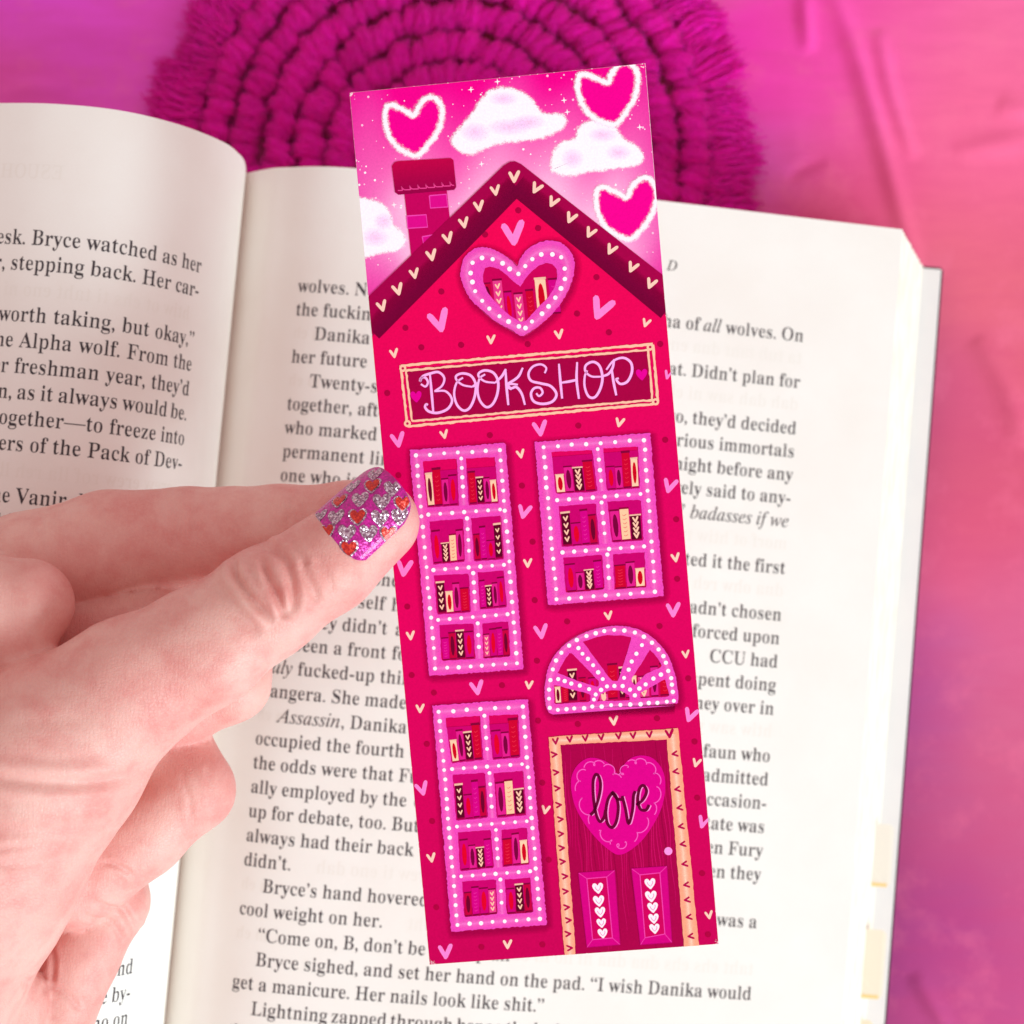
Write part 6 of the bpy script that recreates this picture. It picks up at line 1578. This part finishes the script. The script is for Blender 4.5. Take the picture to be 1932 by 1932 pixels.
    e2 = np.cross(np.array([0, 0, 1.0]), e1); e2 /= np.linalg.norm(e2)
    e3 = np.cross(e1, e2)
    A0, A1, TH0, TH1 = 0.27, 1.82, math.radians(-34), math.radians(84)
    def nail(a, t, lift=0.0):
        """a 0..1 cuticle to tip, t 0..1 across."""
        al = A0 + (A1 - A0) * a
        th = TH0 + (TH1 - TH0) * t
        R = 0.835 - 0.06 * max(0, a - .35) - 0.13 * max(0, a - .5) ** 2 - 0.07 * max(0, .12 - a) / .12 + lift
        return T1 + e1 * al + R * (math.cos(th) * e3 * .98 + math.sin(th) * e2 * .93)
    def outline(t):
        """Cuticle and free edge bend back towards the sides."""
        q = abs(2 * t - 1)
        return 0.13 * q ** 2.4 + .04 * q ** 8, 1 - 0.10 * q ** 2.5 - 0.16 * q ** 9
    NA, NTT = 40, 36
    Vn, Fn = [], []
    for lift in (0.018, -0.09):
        for i in range(NA + 1):
            for j in range(NTT + 1):
                t = j / NTT
                b0, b1 = outline(t)
                a = b0 + (b1 - b0) * i / NA
                edge_ = min(i, NA - i, j, NTT - j) / 3.0
                Vn.append(nail(a, t, lift - (0.022 * max(0, 1 - edge_) ** 2 if lift > 0 else 0)))
    W = (NA + 1) * (NTT + 1)
    for i in range(NA):
        for j in range(NTT):
            q = (i * (NTT + 1) + j, i * (NTT + 1) + j + 1, (i + 1) * (NTT + 1) + j + 1, (i + 1) * (NTT + 1) + j)
            Fn.append(q); Fn.append(tuple(x + W for x in q[::-1]))
    for i in range(NA):
        for j in (0, NTT):
            Fn.append((i * (NTT + 1) + j, (i + 1) * (NTT + 1) + j, W + (i + 1) * (NTT + 1) + j, W + i * (NTT + 1) + j))
    for j in range(NTT):
        for i in (0, NA):
            Fn.append((i * (NTT + 1) + j, i * (NTT + 1) + j + 1, W + i * (NTT + 1) + j + 1, W + i * (NTT + 1) + j))
    men = mesh('thumbnail', Vn, Fn)
    bm = bmesh.new(); bm.from_mesh(men); bmesh.ops.recalc_face_normals(bm, faces=bm.faces); bm.to_mesh(men); bm.free()
    def glitter(name, base, flake, metal, rough, scale=34, amt=.55):
        g = NT(name)
        co = g.coord()
        v = g.n('ShaderNodeTexVoronoi'); g.l(co, v.inputs['Vector']); v.inputs['Scale'].default_value = scale
        sep = g.n('ShaderNodeSeparateColor'); g.l(v.outputs['Color'], sep.inputs[0])
        c = g.mix(g.mr(sep.outputs[0], .35, 1.0, 0, 1), base, flake)
        nm = g.n('ShaderNodeVectorMath', operation='SUBTRACT'); g.l(v.outputs['Color'], nm.inputs[0]); nm.inputs[1].default_value = (.5, .5, .5)
        sc_ = g.n('ShaderNodeVectorMath', operation='SCALE'); g.l(nm.outputs[0], sc_.inputs[0]); sc_.inputs['Scale'].default_value = amt
        geo = g.n('ShaderNodeNewGeometry')
        ad = g.n('ShaderNodeVectorMath', operation='ADD'); g.l(geo.outputs['Normal'], ad.inputs[0]); g.l(sc_.outputs[0], ad.inputs[1])
        no = g.n('ShaderNodeVectorMath', operation='NORMALIZE'); g.l(ad.outputs[0], no.inputs[0])
        g.l(no.outputs[0], g.b.inputs['Normal'])
        g.set(c, rough, .5)
        g.b.inputs['Metallic'].default_value = metal
        g.b.inputs['Coat Weight'].default_value = 0.35
        g.b.inputs['Coat Roughness'].default_value = 0.08
        return g.m
    polish = glitter('purple_glitter_polish', lin((180, 0, 134)), lin((226, 6, 166)), .2, .34, 40, .5)
    silver = glitter('silver_glitter', lin((150, 104, 134)), lin((250, 228, 240)), .7, .24, 46, 1.2)
    red = glitter('red_glitter', lin((190, 10, 20)), lin((232, 60, 30)), .25, .3, 40, .6)
    no_ = link('thumbnail', men, polish, o, True)
    no_['label'] = 'purple glitter thumbnail patterned with red and silver hearts'
    md = no_.modifiers.new('edge', 'EDGE_SPLIT'); md.split_angle = math.radians(45)
    # find nail coordinates of hearts seen in the photograph
    grid = [(i / 60, j / 60) for i in range(61) for j in range(61)]
    def px(p):
        q = p - CAM
        c_, s_ = math.cos(TILT), math.sin(TILT)
        y, zz = c_ * q[1] + s_ * q[2], -s_ * q[1] + c_ * q[2]
        return 966 + FPX * q[0] / -zz, 966 - FPX * y / -zz
    GP = np.array([px(nail(a, t)) for a, t in grid])
    NL, NWD = A1 - A0, (TH1 - TH0) * .8
    LIST = [(690, 390, 's'), (970, 375, 'r'), (1250, 405, 's'), (500, 600, 'r'), (780, 580, 's'), (1080, 590, 's'), (1385, 620, 'r'), (210, 830, 's'), (440, 815, 's'), (740, 815, 'r'), (1055, 830, 's'), (1340, 800, 's'), (300, 1030, 'r'), (600, 1045, 's'), (885, 1035, 's'), (620, 1265, 'r'), (1180, 1060, 'r'), (1000, 215, 's')]
    for zx, zy, kd in LIST:
        tx, ty = (900 + zx / 4.83) * .64016, (1350 + zy / 4.83) * .64016
        k = int(np.argmin((GP[:, 0] - tx) ** 2 + (GP[:, 1] - ty) ** 2))
        ca, ct = grid[k]
        # picture-up heart: x right, y up in the picture, turned into nail axes
        ang = math.atan2(e1[1], e1[0])
        def put(shape, w, lift, mat, parent):
            V_, P_ = [], []
            for x, y in spline(shape * w, 2, True):
                da = (x * math.cos(ang) + y * math.sin(ang)) / NL
                dt = (-x * math.sin(ang) + y * math.cos(ang)) / NWD
                a_, t_ = ca + da, min(.985, max(.015, ct + dt))
                b0, b1 = outline(t_)
                P_.append((min(b1 - .015, max(b0 + .015, a_)), t_))
            cen = np.mean(P_, axis=0)
            n_ = len(P_)
            for f in (1.0, .5):
                for q in P_:
                    V_.append(nail(*(cen + (np.array(q) - cen) * f), lift))
            V_.append(nail(cen[0], cen[1], lift))
            F_ = [(i, (i + 1) % n_, n_ + (i + 1) % n_, n_ + i) for i in range(n_)] + [(n_ + i, n_ + (i + 1) % n_, 2 * n_) for i in range(n_)]
            return link('painted_heart', mesh('painted_heart', V_, F_), mat, parent, True)
        hv = (HEART - HEART.mean(0)) * np.array([1.0, .95])
        if kd == 's':
            put(hv, .315, .026, silver, no_)
        else:
            put(hv, .335, .026, silver, no_)
            put(hv, .26, .031, red, no_)
build_hand()

# ------------------------------------------------------------------ sticky page flags along the fore edge
def build_tabs():
    def flag(name, u0, v0, w, hgt, z, rgb, label):
        m = NT('sticky_flag_film').set(lin(rgb), 0.35, 0.4)
        m.b.inputs['Transmission Weight'].default_value = 0.15
        r = min(.14, w * .45)
        pts = [(-.9, 0), (w - r, 0)] + [(w - r + r * math.sin(a), r - r * math.cos(a)) for a in np.linspace(.3, math.pi / 2, 5)] + [(w - r + r * math.cos(a), hgt - r + r * math.sin(a)) for a in np.linspace(0, math.pi / 2, 6)] + [(-.9, hgt)]
        n = len(pts)
        V = [(x, y, -0.16 * max(0, x) ** 2) for x, y in pts] + [(x, y, -0.16 * max(0, x) ** 2 - .012) for x, y in pts]
        F = [tuple(range(n)), tuple(range(2 * n - 1, n - 1, -1))] + [(i, i + n, (i + 1) % n + n, (i + 1) % n) for i in range(n)]
        me = mesh(name, V, F)
        o = link(name, me, m.m)
        c, s = math.cos(BOOK_A), math.sin(BOOK_A)
        o.location = (BOOK_O[0] + c * u0 - s * v0, BOOK_O[1] + s * u0 + c * v0, z)
        o.rotation_euler = (0, 0, BOOK_A)
        # printed end bar
        bar = NT('sticky_flag_bar').set(lin((252, 208, 140)), .5, .3)
        b = mesh('colour_bar', [(-.2, .02, .004), (w * .8, .02, .004 - .1 * w * w), (w * .8, .10, .004 - .1 * w * w), (-.2, .10, .004)], [(0, 1, 2, 3)])
        link('colour_bar', b, bar.m, o)
        tag(o, label, 'sticky flag', 'sticky flags on the fore edge')
    flag('sticky_flag', 15.05, -6.95, .42, 1.42, 1.75, (247, 240, 226), 'pale sticky flag highest on the book fore edge')
    flag('sticky_flag', 15.0, -9.42, .44, 1.55, 1.9, (250, 238, 216), 'cream sticky flag with orange bar, in the middle of the fore edge')
    flag('sticky_flag', 14.95, -11.3, .36, 1.4, 1.8, (248, 232, 204), 'small orange-tipped sticky flag lowest on the fore edge')
build_tabs()
